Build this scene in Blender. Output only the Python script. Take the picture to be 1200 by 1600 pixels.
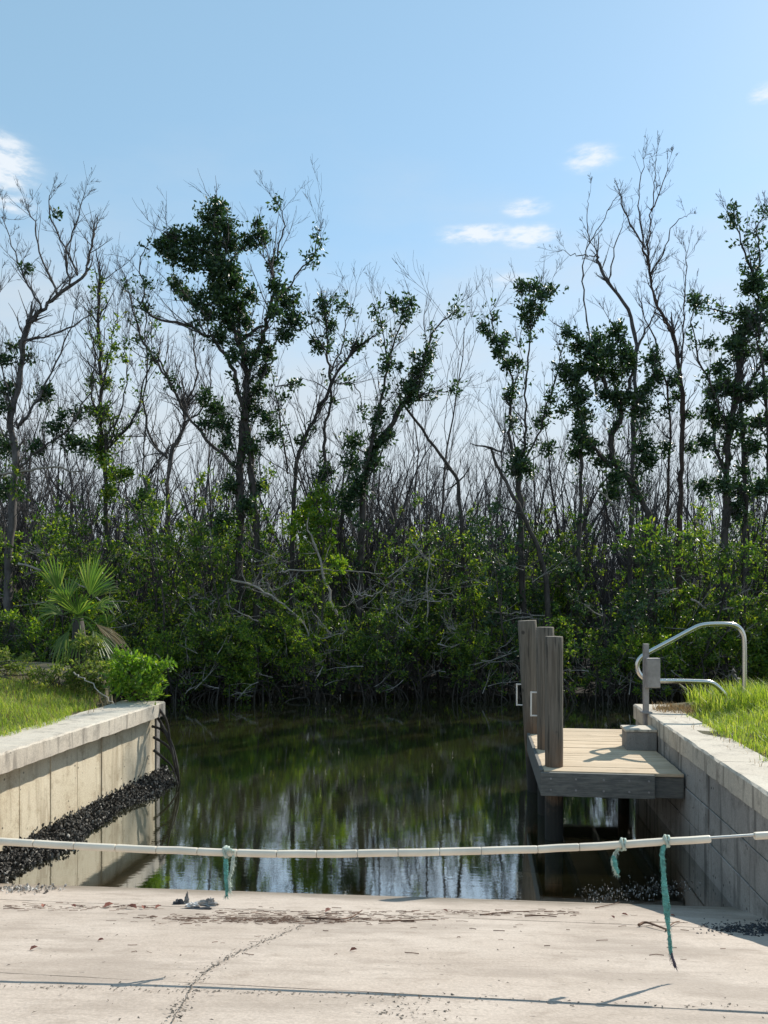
import bpy, math, random
import numpy as np
from mathutils import Vector
S = bpy.context.scene
for o in list(bpy.data.objects): bpy.data.objects.remove(o)
COL = S.collection

# ------------------------------------------------------------------ camera
HC, F, YH = 3.0, 1200.0, 940.0
cam = bpy.data.cameras.new('camera'); cam.lens = 27.0; cam.sensor_width = 36.0
cam.shift_y = 140 / 1600; cam.clip_start = 0.05; cam.clip_end = 2000
co = bpy.data.objects.new('camera', cam); COL.objects.link(co)
co.location = (0, 0, HC); co.rotation_euler = (math.radians(90), 0, 0)
S.camera = co

# ------------------------------------------------------------------ sun + sky
SUN = Vector((0.86, 0.95, 1.0)).normalized()
SUN_EL = math.asin(SUN.z); SUN_AZ = math.atan2(SUN.x, SUN.y)
sl = bpy.data.lights.new('sun', 'SUN'); sl.energy = 3.6; sl.angle = math.radians(0.55); sl.color = (1.0, 0.93, 0.82)
so = bpy.data.objects.new('sun', sl); COL.objects.link(so)
so.rotation_euler = SUN.to_track_quat('Z', 'Y').to_euler(); so.location = (20, 20, 30)
W = bpy.data.worlds.new('World'); S.world = W; W.use_nodes = True
wt = W.node_tree; wt.nodes.clear()
def wn(t, **k):
    n = wt.nodes.new(t)
    for a, b in k.items(): setattr(n, a, b)
    return n
def wl(a, b): wt.links.new(a, b)
sky = wn('ShaderNodeTexSky', sky_type='NISHITA'); sky.sun_disc = False
sky.sun_elevation = SUN_EL; sky.sun_rotation = SUN_AZ
sky.air_density = 1.0; sky.dust_density = 0.15; sky.ozone_density = 1.0
tc = wn('ShaderNodeTexCoord')
sep = wn('ShaderNodeSeparateXYZ'); wl(tc.outputs['Generated'], sep.inputs[0])
def wmath(op, a, b=None, c=None, clamp=False):
    n = wn('ShaderNodeMath', operation=op); n.use_clamp = clamp
    for i, v in enumerate((a, b, c)):
        if v is None: continue
        if isinstance(v, (int, float)): n.inputs[i].default_value = v
        else: wl(v, n.inputs[i])
    return n.outputs[0]
def wsmooth(v, lo, hi):
    n = wn('ShaderNodeMapRange', interpolation_type='SMOOTHSTEP')
    wl(v, n.inputs[0]); n.inputs[1].default_value = lo; n.inputs[2].default_value = hi
    return n.outputs[0]
# low haze-bright cloud bank all round the horizon
mp = wn('ShaderNodeMapping'); mp.inputs['Scale'].default_value = (2.2, 2.2, 7.0); wl(tc.outputs['Generated'], mp.inputs[0])
nz = wn('ShaderNodeTexNoise'); nz.inputs['Scale'].default_value = 1.6; nz.inputs['Detail'].default_value = 6; nz.inputs['Roughness'].default_value = .55
wl(mp.outputs[0], nz.inputs[0])
bank = wmath('ADD', wmath('MULTIPLY', nz.outputs[0], 0.34), wmath('MULTIPLY', sep.outputs[2], -1.0))
bankf = wmath('MULTIPLY', wsmooth(bank, -0.34, 0.0), 0.88)
# small fair-weather clouds in a scattered layer
mp2 = wn('ShaderNodeMapping'); mp2.inputs['Scale'].default_value = (5.0, 5.0, 17.0); wl(tc.outputs['Generated'], mp2.inputs[0])
nz2 = wn('ShaderNodeTexNoise'); nz2.inputs['Scale'].default_value = 7.5; nz2.inputs['Detail'].default_value = 8; nz2.inputs['Roughness'].default_value = .6
wl(mp2.outputs[0], nz2.inputs[0])
def blob(x, y, sx, sy):
    d = Vector(((x - 600) / F, 1.0, (YH - y) / F)).normalized()
    vs = wn('ShaderNodeVectorMath', operation='SUBTRACT'); wl(tc.outputs['Generated'], vs.inputs[0]); vs.inputs[1].default_value = d
    vm = wn('ShaderNodeVectorMath', operation='MULTIPLY'); wl(vs.outputs[0], vm.inputs[0]); vm.inputs[1].default_value = (F / sx, F / sx, F / sy)
    ln = wn('ShaderNodeVectorMath', operation='LENGTH'); wl(vm.outputs[0], ln.inputs[0])
    return wsmooth(ln.outputs['Value'], 1.0, 0.0)
tot = None
for (x, y, sx, sy, k) in [(745, 366, 85, 20, 1.), (825, 368, 68, 22, 1.), (822, 325, 55, 17, .8), (922, 247, 58, 24, .75), (2, 255, 66, 50, 1.1),
                       (800, 440, 60, 18, .62), (1197, 145, 30, 16, .8), (20, 318, 55, 20, .62)]:
    b = wmath('MULTIPLY', blob(x, y, sx, sy), k)
    tot = b if tot is None else wmath('MAXIMUM', tot, b)
cl = wmath('MULTIPLY', wsmooth(wmath('MULTIPLY', tot, wmath('ADD', wmath('MULTIPLY', wmath('SUBTRACT', nz2.outputs[0], 0.5), 4.2), 1.05)), 0.05, 1.15), 0.85)
veil = wn('ShaderNodeMixRGB'); veil.inputs[0].default_value = 0.52; wl(sky.outputs[0], veil.inputs[1]); veil.inputs[2].default_value = (1.4, 2.4, 2.75, 1)   # thin even high haze
mixb = wn('ShaderNodeMixRGB'); wl(bankf, mixb.inputs[0]); wl(veil.outputs[0], mixb.inputs[1]); mixb.inputs[2].default_value = (3.0, 3.25, 3.45, 1)
mix = wn('ShaderNodeMixRGB'); wl(cl, mix.inputs[0]); wl(mixb.outputs[0], mix.inputs[1]); mix.inputs[2].default_value = (3.9, 4.1, 4.3, 1)
bg = wn('ShaderNodeBackground'); wl(mix.outputs[0], bg.inputs[0]); bg.inputs[1].default_value = 0.15
wo = wn('ShaderNodeOutputWorld'); wl(bg.outputs[0], wo.inputs[0])
# ------------------------------------------------------------------ exposure
S.render.engine = 'CYCLES'
S.view_settings.view_transform = 'Standard'; S.view_settings.look = 'None'
S.view_settings.exposure = 0.66; S.view_settings.gamma = 1.0; S.view_settings.use_curve_mapping = False
S.cycles.max_bounces = 8; S.cycles.transparent_max_bounces = 8; S.cycles.caustics_reflective = False; S.cycles.caustics_refractive = False

# ------------------------------------------------------------------ frames
def px(x, y, d): return np.array([(x - 600) / F * d, d, HC - (y - YH) / F * d])   # pixel + distance -> point
UX, UY = 0.1245, 0.99222                                                           # channel axis
def L(a, b, z): return np.array([a * UX + b * UY, a * UY - b * UX, z])            # along / across / up
def ramp_z(x, y): return 0.274 * (7.83 - 0.085 * x - y)
rng = np.random.default_rng(7)

# ------------------------------------------------------------------ mesh helpers
class MB:
    def __init__(s): s.v = []; s.q = []; s.t = []; s.n = 0
    def add(s, v, q=None, t=None):
        v = np.asarray(v, float).reshape(-1, 3)
        s.v.append(v)
        if q is not None and len(q): s.q.append(np.asarray(q, int) + s.n)
        if t is not None and len(t): s.t.append(np.asarray(t, int) + s.n)
        s.n += len(v)
    def mesh(s, name, smooth=False):
        me = bpy.data.meshes.new(name)
        if not s.v: return me
        v = np.vstack(s.v)
        q = np.vstack(s.q) if s.q else np.zeros((0, 4), int)
        t = np.vstack(s.t) if s.t else np.zeros((0, 3), int)
        me.vertices.add(len(v)); me.vertices.foreach_set('co', v.astype(np.float32).ravel())
        lv = np.concatenate([q.ravel(), t.ravel()]).astype(np.int32)
        tot = np.concatenate([np.full(len(q), 4), np.full(len(t), 3)]).astype(np.int32)
        st = np.concatenate([[0], np.cumsum(tot)[:-1]]).astype(np.int32)
        me.loops.add(len(lv)); me.loops.foreach_set('vertex_index', lv)
        me.polygons.add(len(tot)); me.polygons.foreach_set('loop_start', st); me.polygons.foreach_set('loop_total', tot)
        me.polygons.foreach_set('use_smooth', np.concatenate([np.full(len(q), bool(smooth)), np.zeros(len(t), bool)]))
        me.update(calc_edges=True); me.validate()
        return me
    def tube(s, P, R, n=5, cap=True):
        P = np.asarray(P, float); k = len(P); R = np.broadcast_to(np.asarray(R, float), (k,))
        T = np.gradient(P, axis=0); T /= np.linalg.norm(T, axis=1)[:, None] + 1e-9
        ref = np.array([0.31, 0.22, 0.05]) if abs(T[0][2]) > .7 else np.array([0.05, 0.1, 1.0])
        A = np.cross(T, ref); A /= np.linalg.norm(A, axis=1)[:, None] + 1e-9
        B = np.cross(T, A)
        an = np.arange(n) * 2 * math.pi / n
        V = P[:, None, :] + R[:, None, None] * (np.cos(an)[None, :, None] * A[:, None, :] + np.sin(an)[None, :, None] * B[:, None, :])
        i = np.arange(k - 1)[:, None] * n; j = np.arange(n)[None, :]; j2 = (j + 1) % n
        Q = np.stack([i + j, i + j2, i + n + j2, i + n + j], -1).reshape(-1, 4)
        if cap:
            V = np.vstack([V.reshape(-1, 3), P[0], P[-1]]); c0, c1 = k * n, k * n + 1
            jj = np.arange(n); j2 = (jj + 1) % n
            T1 = np.stack([np.full(n, c0), j2, jj], -1); T2 = np.stack([np.full(n, c1), (k - 1) * n + jj, (k - 1) * n + j2], -1)
            s.add(V, Q, np.vstack([T1, T2]))
        else: s.add(V.reshape(-1, 3), Q)
    def box(s, pts8):   # 4 bottom ccw, 4 top ccw
        s.add(pts8, [[3, 2, 1, 0], [4, 5, 6, 7], [0, 1, 5, 4], [1, 2, 6, 5], [2, 3, 7, 6], [3, 0, 4, 7]])
def setp(o, label=None, cat=None, group=None, kind=None):
    for k, v in (('label', label), ('category', cat), ('group', group), ('kind', kind)):
        if v: o[k] = v
    return o
def obj(name, me, mat, parent=None, label=None, cat=None, group=None, kind=None, bevel=0):
    o = bpy.data.objects.new(name, me); COL.objects.link(o)
    if mat is not None and not me.materials: me.materials.append(mat)
    if parent is not None: o.parent = parent; o.matrix_parent_inverse.identity(); 
    if bevel:
        m = o.modifiers.new('bevel', 'BEVEL'); m.width = bevel; m.segments = 2; m.limit_method = 'ANGLE'
    return setp(o, label, cat, group, kind)
def empty(name, loc=(0, 0, 0), label=None, cat=None, group=None, kind=None):
    o = bpy.data.objects.new(name, None); COL.objects.link(o); o.location = loc; o.empty_display_size = .2
    return setp(o, label, cat, group, kind)
def child(name, mb, mat, parent, smooth=False, **k):
    """mesh given in world coordinates, parented to an unrotated empty"""
    off = np.array(parent.location)
    mb2 = MB(); mb2.v = [v - off for v in mb.v]; mb2.q = mb.q; mb2.t = mb.t; mb2.n = mb.n
    return obj(name, mb2.mesh(name, smooth), mat, parent, **k)
def lbox(a0, a1, b0, b1, z0, z1):
    m = MB(); m.box([L(a0, b0, z0), L(a0, b1, z0), L(a1, b1, z0), L(a1, b0, z0), L(a0, b0, z1), L(a0, b1, z1), L(a1, b1, z1), L(a1, b0, z1)]); return m

# ------------------------------------------------------------------ materials
class NT:
    def __init__(s, name):
        s.m = bpy.data.materials.new(name); s.m.use_nodes = True; s.t = s.m.node_tree; s.t.nodes.clear()
        s.out = s.n('ShaderNodeOutputMaterial'); s._c = None
    def n(s, t, **k):
        x = s.t.nodes.new(t)
        for a, b in k.items(): setattr(x, a, b)
        return x
    def l(s, a, b): s.t.links.new(a, b)
    def coord(s, w='Object'):
        if s._c is None: s._c = s.n('ShaderNodeTexCoord')
        return s._c.outputs[w]
    def pos(s): return s.n('ShaderNodeNewGeometry').outputs['Position']
    def noise(s, vec, scale, detail=4, rough=.55, stretch=None, rotz=0):
        if stretch or rotz:
            m = s.n('ShaderNodeMapping'); m.inputs['Scale'].default_value = stretch or (1, 1, 1); m.inputs['Rotation'].default_value = (0, 0, rotz)
            s.l(vec, m.inputs[0]); vec = m.outputs[0]
        x = s.n('ShaderNodeTexNoise'); x.inputs['Scale'].default_value = scale; x.inputs['Detail'].default_value = detail; x.inputs['Roughness'].default_value = rough
        s.l(vec, x.inputs['Vector']); return x.outputs[0]
    def ramp(s, f, stops):
        r = s.n('ShaderNodeValToRGB'); e = r.color_ramp.elements
        while len(e) < len(stops): e.new(.5)
        for el, (p, c) in zip(e, stops): el.position = p; el.color = (*c, 1) if len(c) == 3 else c
        s.l(f, r.inputs[0]); return r.outputs[0]
    def mix(s, f, a, b, mode='MIX'):
        x = s.n('ShaderNodeMixRGB', blend_type=mode)
        for i, v in enumerate((f, a, b)):
            if isinstance(v, (int, float)): x.inputs[i].default_value = v
            elif isinstance(v, tuple): x.inputs[i].default_value = (*v, 1)
            else: s.l(v, x.inputs[i])
        return x.outputs[0]
    def math(s, op, a, b=None, clamp=False):
        x = s.n('ShaderNodeMath', operation=op); x.use_clamp = clamp
        for i, v in enumerate((a, b)):
            if v is None: continue
            if isinstance(v, (int, float)): x.inputs[i].default_value = v
            else: s.l(v, x.inputs[i])
        return x.outputs[0]
    def step(s, f, lo, hi):
        x = s.n('ShaderNodeMapRange', interpolation_type='SMOOTHSTEP'); s.l(f, x.inputs[0]); x.inputs[1].default_value = lo; x.inputs[2].default_value = hi
        return x.outputs[0]
    def bump(s, h, dist=.01, strength=.6):
        b = s.n('ShaderNodeBump'); b.inputs['Distance'].default_value = dist; b.inputs['Strength'].default_value = strength
        s.l(h, b.inputs['Height']); return b.outputs[0]
    def pr(s, col, rough=.8, bump=None, metal=0., spec=.5):
        p = s.n('ShaderNodeBsdfPrincipled')
        if isinstance(col, tuple): p.inputs['Base Color'].default_value = (*col, 1)
        else: s.l(col, p.inputs['Base Color'])
        if isinstance(rough, (int, float)): p.inputs['Roughness'].default_value = rough
        else: s.l(rough, p.inputs['Roughness'])
        p.inputs['Metallic'].default_value = metal; p.inputs['Specular IOR Level'].default_value = spec
        if bump is not None: s.l(bump, p.inputs['Normal'])
        return p.outputs[0]
    def done(s, sh): s.l(sh, s.out.inputs[0]); return s.m

def concrete(name, c0, c1, stain, streak=.0, fine=60, wet=False, pits=0.5):
    t = NT(name); P = t.pos()
    a = t.noise(P, .9, 6, .6); b = t.noise(P, 5, 8, .7); c = t.noise(P, fine, 3, .6)
    col = t.mix(t.step(a, .3, .7), c0, c1)
    col = t.mix(t.math('MULTIPLY', t.step(b, .48, .72), .6), col, stain)
    col = t.mix(.25, col, t.ramp(c, [(.3, (.25, .24, .22)), (.65, (.9, .9, .88))]), 'OVERLAY')
    if wet:
        sc_ = t.noise(P, 6, 6, .7, (.35, 3.2, 1)); col = t.mix(t.math('MULTIPLY', t.step(sc_, .5, .72), .5), col, stain)
        sc2 = t.noise(P, 1.3, 4, .6, (.7, 1.6, 1)); col = t.mix(t.math('MULTIPLY', t.step(sc2, .46, .66), .5), col, tuple(c_ * .9 for c_ in stain))
    if streak:
        s = t.noise(P, 7, 4, .6, (1, 1, .10)); nn = t.n('ShaderNodeSeparateXYZ'); t.l(t.n('ShaderNodeNewGeometry').outputs['True Normal'], nn.inputs[0]); side = t.step(t.math('ABSOLUTE', nn.outputs[2]), .8, .3)
        col = t.mix(t.math('MULTIPLY', side, t.math('MULTIPLY', t.step(s, .50, .66), streak)), col, stain)
    v = t.n('ShaderNodeTexVoronoi'); v.inputs['Scale'].default_value = 8.5; t.l(P, v.inputs['Vector'])
    pit = t.math('MULTIPLY', t.step(v.outputs['Distance'], .17, .06), t.step(t.noise(P, 2.2, 2), .44, .56))
    col = t.mix(t.math('MULTIPLY', pit, pits), col, (.03, .028, .025))
    h = t.math('ADD', t.math('MULTIPLY', b, .6), t.math('MULTIPLY', c, .5)); h = t.math('SUBTRACT', h, pit)
    rough = .85
    if wet:
        sp = t.n('ShaderNodeSeparateXYZ'); t.l(P, sp.inputs[0])
        hz = t.math('ADD', sp.outputs[2], t.math('MULTIPLY', t.math('SUBTRACT', t.noise(P, 2.0, 4), .5), .12))
        w = t.step(hz, .17, .02)
        col = t.mix(t.math('MULTIPLY', w, .55), col, (.13, .105, .07))
        r = t.math('SUBTRACT', .85, t.math('MULTIPLY', w, .35)); rough = r
    return t.done(t.pr(col, rough, t.bump(h, .008, .5)))
M = {}
M['ramp'] = concrete('ramp_concrete', (.385, .322, .272), (.46, .395, .342), (.285, .232, .19), wet=True, pits=.25)
M['cap'] = concrete('cap_concrete', (.46, .405, .335), (.55, .495, .415), (.18, .16, .135), streak=.75, pits=.15)
M['panel'] = concrete('panel_concrete', (.58, .49, .355), (.68, .59, .44), (.27, .20, .12), streak=.45, pits=1.)
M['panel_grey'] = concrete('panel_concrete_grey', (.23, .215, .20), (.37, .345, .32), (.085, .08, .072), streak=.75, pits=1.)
M['block'] = concrete('step_concrete', (.17, .165, .16), (.23, .22, .21), (.1, .095, .09), streak=.3)
def simple(name, col, rough=.8, metal=0., var=.25, sc=6.):
    t = NT(name); n = t.noise(t.coord('Object'), sc, 5)
    d = tuple(c * (1 - var) for c in col); u = tuple(min(1, c * (1 + var)) for c in col)
    return t.done(t.pr(t.ramp(n, [(.3, d), (.7, u)]), rough, t.bump(n, .004, .4), metal))
def wood(name, dark, light, ax, rough=.85, island=True):
    t = NT(name); P = t.pos(); st = [26, 26, 26]; st[ax] = 1.1
    ang = math.atan2(UX, UY)
    g = t.noise(P, 1.6, 6, .65, tuple(st), ang); b = t.noise(P, 3.0, 4)
    col = t.mix(t.step(g, .32, .68), dark, light)
    rnd = t.n('ShaderNodeObjectInfo').outputs['Random']
    col = t.mix(t.math('MULTIPLY', rnd, .35), col, tuple(c * .62 for c in dark))
    col = t.mix(t.math('MULTIPLY', t.step(b, .55, .8), .4), col, tuple(c * .5 for c in dark))
    return t.done(t.pr(col, rough, t.bump(g, .006, .7)))
M['deck'] = wood('weathered_deck_wood', (.50, .38, .25), (.72, .58, .42), 0)
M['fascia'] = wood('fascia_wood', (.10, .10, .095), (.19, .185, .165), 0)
def piling_mat():
    t = NT('piling_wood'); P = t.pos()
    g = t.noise(P, 1.5, 6, .65, (30, 30, 1.0)); b = t.noise(P, 4, 5, .6)
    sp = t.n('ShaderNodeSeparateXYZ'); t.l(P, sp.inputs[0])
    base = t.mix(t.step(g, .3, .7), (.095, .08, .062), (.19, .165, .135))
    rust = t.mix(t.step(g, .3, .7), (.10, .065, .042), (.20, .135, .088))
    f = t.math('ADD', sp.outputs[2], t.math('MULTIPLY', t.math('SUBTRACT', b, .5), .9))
    col = t.mix(t.step(f, 1.45, .85), base, rust); col = t.mix(t.step(f, .75, .35), col, (.018, .017, .014))  # near-black foot: under-deck shade put into the wood colour, along with tidal wet stain
    sp_ = t.noise(P, 3.0, 3, .5, (9, 9, .45)); col = t.mix(t.math('MULTIPLY', t.step(sp_, .60, .66), .75), col, (.025, .022, .018))
    k = t.n('ShaderNodeTexVoronoi'); k.inputs['Scale'].default_value = 3.2; t.l(P, k.inputs['Vector'])
    col = t.mix(t.math('MULTIPLY', t.step(k.outputs['Distance'], .13, .07), .8), col, (.03, .025, .02))
    return t.done(t.pr(col, .85, t.bump(g, .01, .8)))
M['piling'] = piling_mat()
t = NT('stainless_steel'); n_ = t.noise(t.coord(), 9, 4); M['steel'] = t.done(t.pr((.62, .61, .58), t.math('ADD', .22, t.math('MULTIPLY', n_, .04)), None, 1.0))
M['galv'] = simple('galvanised_steel', (.55, .55, .53), .45, .85)
M['whitemetal'] = simple('white_bracket', (.72, .72, .70), .45, .2, .12)
M['greymetal'] = simple('grey_painted_metal', (.27, .25, .245), .6, .1, .25, 9)
M['pvc'] = simple('pvc_pipe', (.72, .64, .52), .5, 0, .13, 5)
M['rope'] = simple('green_rope', (.10, .30, .27), .9, 0, .5, 40)
M['rope_pale'] = simple('pale_rope', (.45, .52, .45), .9, 0, .3, 40)
M['rope_tip'] = simple('rope_tip', (.07, .06, .09), .9, 0, .3, 40)
M['dark_seam'] = simple('seam_dirt', (.13, .11, .09), .95, 0, .5, 30)
M['stick'] = simple('stick_brown', (.13, .075, .05), .9, 0, .5, 14)
M['redleaf'] = simple('dead_leaf_red', (.20, .065, .04), .7, 0, .5, 12)
M['bleached'] = simple('bleached_wood', (.34, .31, .27), .85, 0, .3, 8)
M['rag_dark'] = simple('rag_dark', (.045, .05, .06), .8, 0, .5, 12)
M['rag_grey'] = simple('rag_grey', (.25, .24, .23), .85, 0, .4, 14)
M['rag_white'] = simple('rag_white', (.66, .63, .60), .8, 0, .15, 14)
def bark(name, dark, light, sc=9):
    t = NT(name); P = t.coord('Object'); g = t.noise(P, sc, 5, .65, (1, 1, .35)); b = t.noise(P, 1.1, 3)
    col = t.mix(t.step(g, .3, .7), dark, light); col = t.mix(t.math('MULTIPLY', t.step(b, .5, .7), .4), col, tuple(min(1, c * 1.6) for c in light))
    return t.done(t.pr(col, .9, t.bump(g, .01, .6)))
M['bark'] = bark('mangrove_bark', (.03, .026, .024), (.075, .067, .06))
M['bark_red'] = bark('reddish_bark', (.045, .03, .025), (.10, .07, .06))
M['bark_grey'] = bark('dead_grey_bark', (.055, .05, .05), (.125, .115, .112))
M['twig'] = bark('twig_bark', (.04, .035, .037), (.085, .077, .079))
M['greytwig'] = bark('pale_dead_twig', (.22, .20, .185), (.42, .39, .36))
M['root'] = bark('prop_root', (.022, .018, .015), (.06, .052, .044))
def leaf(name, c0, c1, c2, trans=.45, rough=.42, tint=(1.35, 1.5, .6)):
    t = NT(name); r = t.n('ShaderNodeNewGeometry').outputs['Random Per Island']
    col = t.ramp(r, [(0., c0), (.55, c1), (.92, c2), (1., (c2[0] * 1.3, c2[1] * 1.1, c2[2]))])
    p = t.pr(col, rough)
    tr = t.n('ShaderNodeBsdfTranslucent'); t.l(t.mix(1., col, tint, 'MULTIPLY'), tr.inputs[0])
    mx = t.n('ShaderNodeMixShader'); mx.inputs[0].default_value = trans; t.l(p, mx.inputs[1]); t.l(tr.outputs[0], mx.inputs[2])
    return t.done(mx.outputs[0])
M['leaf'] = leaf('mangrove_leaf', (.035, .085, .025), (.09, .17, .035), (.23, .30, .05), .52, .38, (1.65, 1.7, .5))
M['leaf_light'] = leaf('light_mangrove_leaf', (.07, .15, .03), (.13, .23, .035), (.26, .34, .05), .55, .38, (1.8, 1.8, .4))
M['leaf_dark'] = leaf('dark_canopy_leaf', (.02, .052, .028), (.034, .078, .033), (.07, .125, .04), .3)
M['leaf_bright'] = leaf('bright_bush_leaf', (.08, .17, .025), (.15, .27, .03), (.26, .36, .04), .55, .4)
M['weed'] = leaf('weed_leaf', (.08, .13, .03), (.15, .20, .05), (.27, .28, .10), .5, .6)
M['palm'] = leaf('palm_leaflet', (.06, .13, .035), (.12, .20, .05), (.26, .30, .10), .5, .42)
M['palm_dry'] = leaf('dry_palm_leaflet', (.22, .17, .09), (.32, .26, .15), (.42, .36, .22), .4, .7, (1.1, 1., .8))
M['grass'] = leaf('grass_blade', (.17, .26, .035), (.29, .40, .06), (.46, .50, .14), .5, .5, (1.4, 1.4, .6))
M['drygrass'] = leaf('dry_grass_blade', (.20, .13, .06), (.30, .21, .11), (.38, .30, .18), .35, .8, (1.1, 1., .8))
def ground(name, c0, c1, c2, sc=2.):
    t = NT(name); P = t.pos(); a = t.noise(P, sc, 6, .65); b = t.noise(P, 25, 5, .7)
    col = t.mix(t.step(a, .35, .65), c0, c1); col = t.mix(t.math('MULTIPLY', t.step(b, .5, .7), .6), col, c2)
    return t.done(t.pr(col, .95, t.bump(b, .03, .7)))
M['soil'] = ground('bank_soil', (.07, .065, .03), (.11, .09, .05), (.045, .07, .02))
M['mud'] = ground('mangrove_mud', (.016, .014, .011), (.026, .022, .017), (.012, .011, .009), .8)
M['oyster'] = NT('oyster')
t = M['oyster']; r = t.n('ShaderNodeNewGeometry').outputs['Random Per Island']
M['oyster'] = t.done(t.pr(t.ramp(r, [(0, (.012, .011, .009)), (.6, (.032, .028, .023)), (.82, (.085, .075, .062)), (.94, (.27, .245, .21)), (1., (.45, .42, .37))]), .7))
t = NT('shell_bits'); r = t.n('ShaderNodeNewGeometry').outputs['Random Per Island']
M['shell'] = t.done(t.pr(t.ramp(r, [(0, (.08, .075, .07)), (.35, (.25, .235, .22)), (1., (.62, .59, .55))]), .6))
M['shellbank'] = simple('oyster_mud', (.022, .02, .017), .6, 0, .4, 9)
def water_mat():
    t = NT('canal_water'); P = t.pos(); sp = t.n('ShaderNodeSeparateXYZ'); t.l(P, sp.inputs[0])
    h1 = t.noise(P, 3.4, 2, .5, (.7, 1.4, 1)); h2 = t.noise(P, 13, 3, .55, (.55, 1.5, 1))
    h = t.math('ADD', t.math('MULTIPLY', h1, .24), t.math('MULTIPLY', h2, .22))
    nb = t.bump(h, .0085, .26)
    gl = t.n('ShaderNodeBsdfGlossy'); gl.inputs['Roughness'].default_value = .004; gl.inputs['Color'].default_value = (.95, .97, .97, 1); t.l(nb, gl.inputs['Normal'])
    depth = t.math('MULTIPLY', t.math('ADD', t.math('ADD', sp.outputs[1], t.math('MULTIPLY', sp.outputs[0], .085)), -7.83), .274)
    mf = t.step(depth, -.02, .55)
    mf = t.math('MINIMUM', t.math('ADD', t.math('MULTIPLY', mf, .88), .12), 1.0)
    df = t.n('ShaderNodeBsdfDiffuse'); df.inputs[0].default_value = (.030, .030, .012, 1)
    trn = t.n('ShaderNodeBsdfTransparent'); trn.inputs[0].default_value = (.72, .62, .44, 1)
    body = t.n('ShaderNodeMixShader'); t.l(mf, body.inputs[0]); t.l(trn.outputs[0], body.inputs[1]); t.l(df.outputs[0], body.inputs[2])
    fr = t.n('ShaderNodeFresnel'); fr.inputs[0].default_value = 3.2; t.l(nb, fr.inputs[1])
    mx = t.n('ShaderNodeMixShader'); t.l(t.math('ADD', t.math('MULTIPLY', fr.outputs[0], .40), .50), mx.inputs[0]); t.l(body.outputs[0], mx.inputs[1]); t.l(gl.outputs[0], mx.inputs[2])
    return t.done(mx.outputs[0])
M['water'] = water_mat()

# ------------------------------------------------------------------ setting: water, far bank, banks, ramp
m = MB(); m.add([(-200, 6.5, 0), (200, 6.5, 0), (200, 240, 0), (-200, 240, 0)], [[0, 1, 2, 3]])
obj('water', m.mesh('water'), M['water'], kind='structure')
def grid(xs, ys, zf):
    X, Y = np.meshgrid(xs, ys); Z = zf(X, Y); n, k = X.shape
    i = np.arange(n - 1)[:, None] * k; j = np.arange(k - 1)[None, :]
    m = MB(); m.add(np.stack([X, Y, Z], -1), np.stack([i + j, i + j + 1, i + k + j + 1, i + k + j], -1).reshape(-1, 4)); return m
def wav(x, y, s=1.): return np.sin(x * 1.7 * s + 1.3) * np.cos(y * 1.3 * s + .4) + .5 * np.sin(x * 3.9 * s + y * 2.7 * s)
def shore(x): return 23.3 + .35 * np.sin(x * .55 + 1) + .25 * np.sin(x * 1.4)
def far_z(X, Y): return np.clip((Y - shore(X) - 2.6) * .2, -.6, .35) + .03 * wav(X, Y)
FARG = lambda x, y: max(-.12, float(far_z(np.array(float(x)), np.array(float(y)))))
m = grid(np.concatenate([np.linspace(-300, -30, 12), np.linspace(-28, 28, 113), np.linspace(30, 300, 12)]), np.concatenate([np.linspace(20.5, 34, 40), np.linspace(36, 500, 20)]), far_z)
obj('far_bank_ground', m.mesh('far_bank_ground', True), M['mud'], kind='structure')
m = MB(); m.add([(-400, -200, -1.6), (400, -200, -1.6), (400, 600, -1.6), (-400, 600, -1.6)], [[0, 1, 2, 3]])
obj('canal_bed', m.mesh('canal_bed'), M['mud'], kind='structure')

def bank(name, bs, as_, zf):
    A, B = np.meshgrid(as_, bs); P = np.stack([A * UX + B * UY, A * UY - B * UX, zf(A, B)], -1)
    n, k = A.shape; i = np.arange(n - 1)[:, None] * k; j = np.arange(k - 1)[None, :]
    m = MB(); m.add(P, np.stack([i + j, i + k + j, i + k + j + 1, i + j + 1], -1).reshape(-1, 4))
    return obj(name, m.mesh(name, True), M['soil'], kind='structure')
def sstep(x, a, b): t_ = np.clip((x - a) / (b - a), 0, 1); return t_ * t_ * (3 - 2 * t_)
def left_z(A, B):
    z = 1.325 + .5 * sstep(-B, 6.6, 9.0) * sstep(A, 9.5, 13.0) * .55 + .10 * sstep(-B, 6, 7) + .03 * wav(A, B, 1.5)
    edge = 11.9 + 3.4 * sstep(-B, 6.0, 8.0)
    return np.where(-B < 5.92, 1.318, z) * (1 - sstep(A, edge, edge + .7)) - .7 * sstep(A, edge, edge + .7)
def right_z(A, B):
    z = 1.325 + .14 * sstep(B, 3.0, 4.2) + .025 * wav(A, B, 1.5)
    return z * (1 - sstep(A, 13.0, 14.3)) - .5 * sstep(A, 13.0, 14.3)
bank('left_bank_ground', -np.concatenate([np.linspace(5.88, 12, 40), np.linspace(13, 60, 14)]), np.concatenate([np.linspace(-6, 6, 8), np.linspace(6.3, 18, 60)]), left_z)
bank('right_bank_ground', np.concatenate([np.linspace(2.75, 9, 40), np.linspace(10, 60, 14)])[::-1], np.concatenate([np.linspace(-6, 6, 8), np.linspace(6.3, 16, 50)]), right_z)

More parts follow.
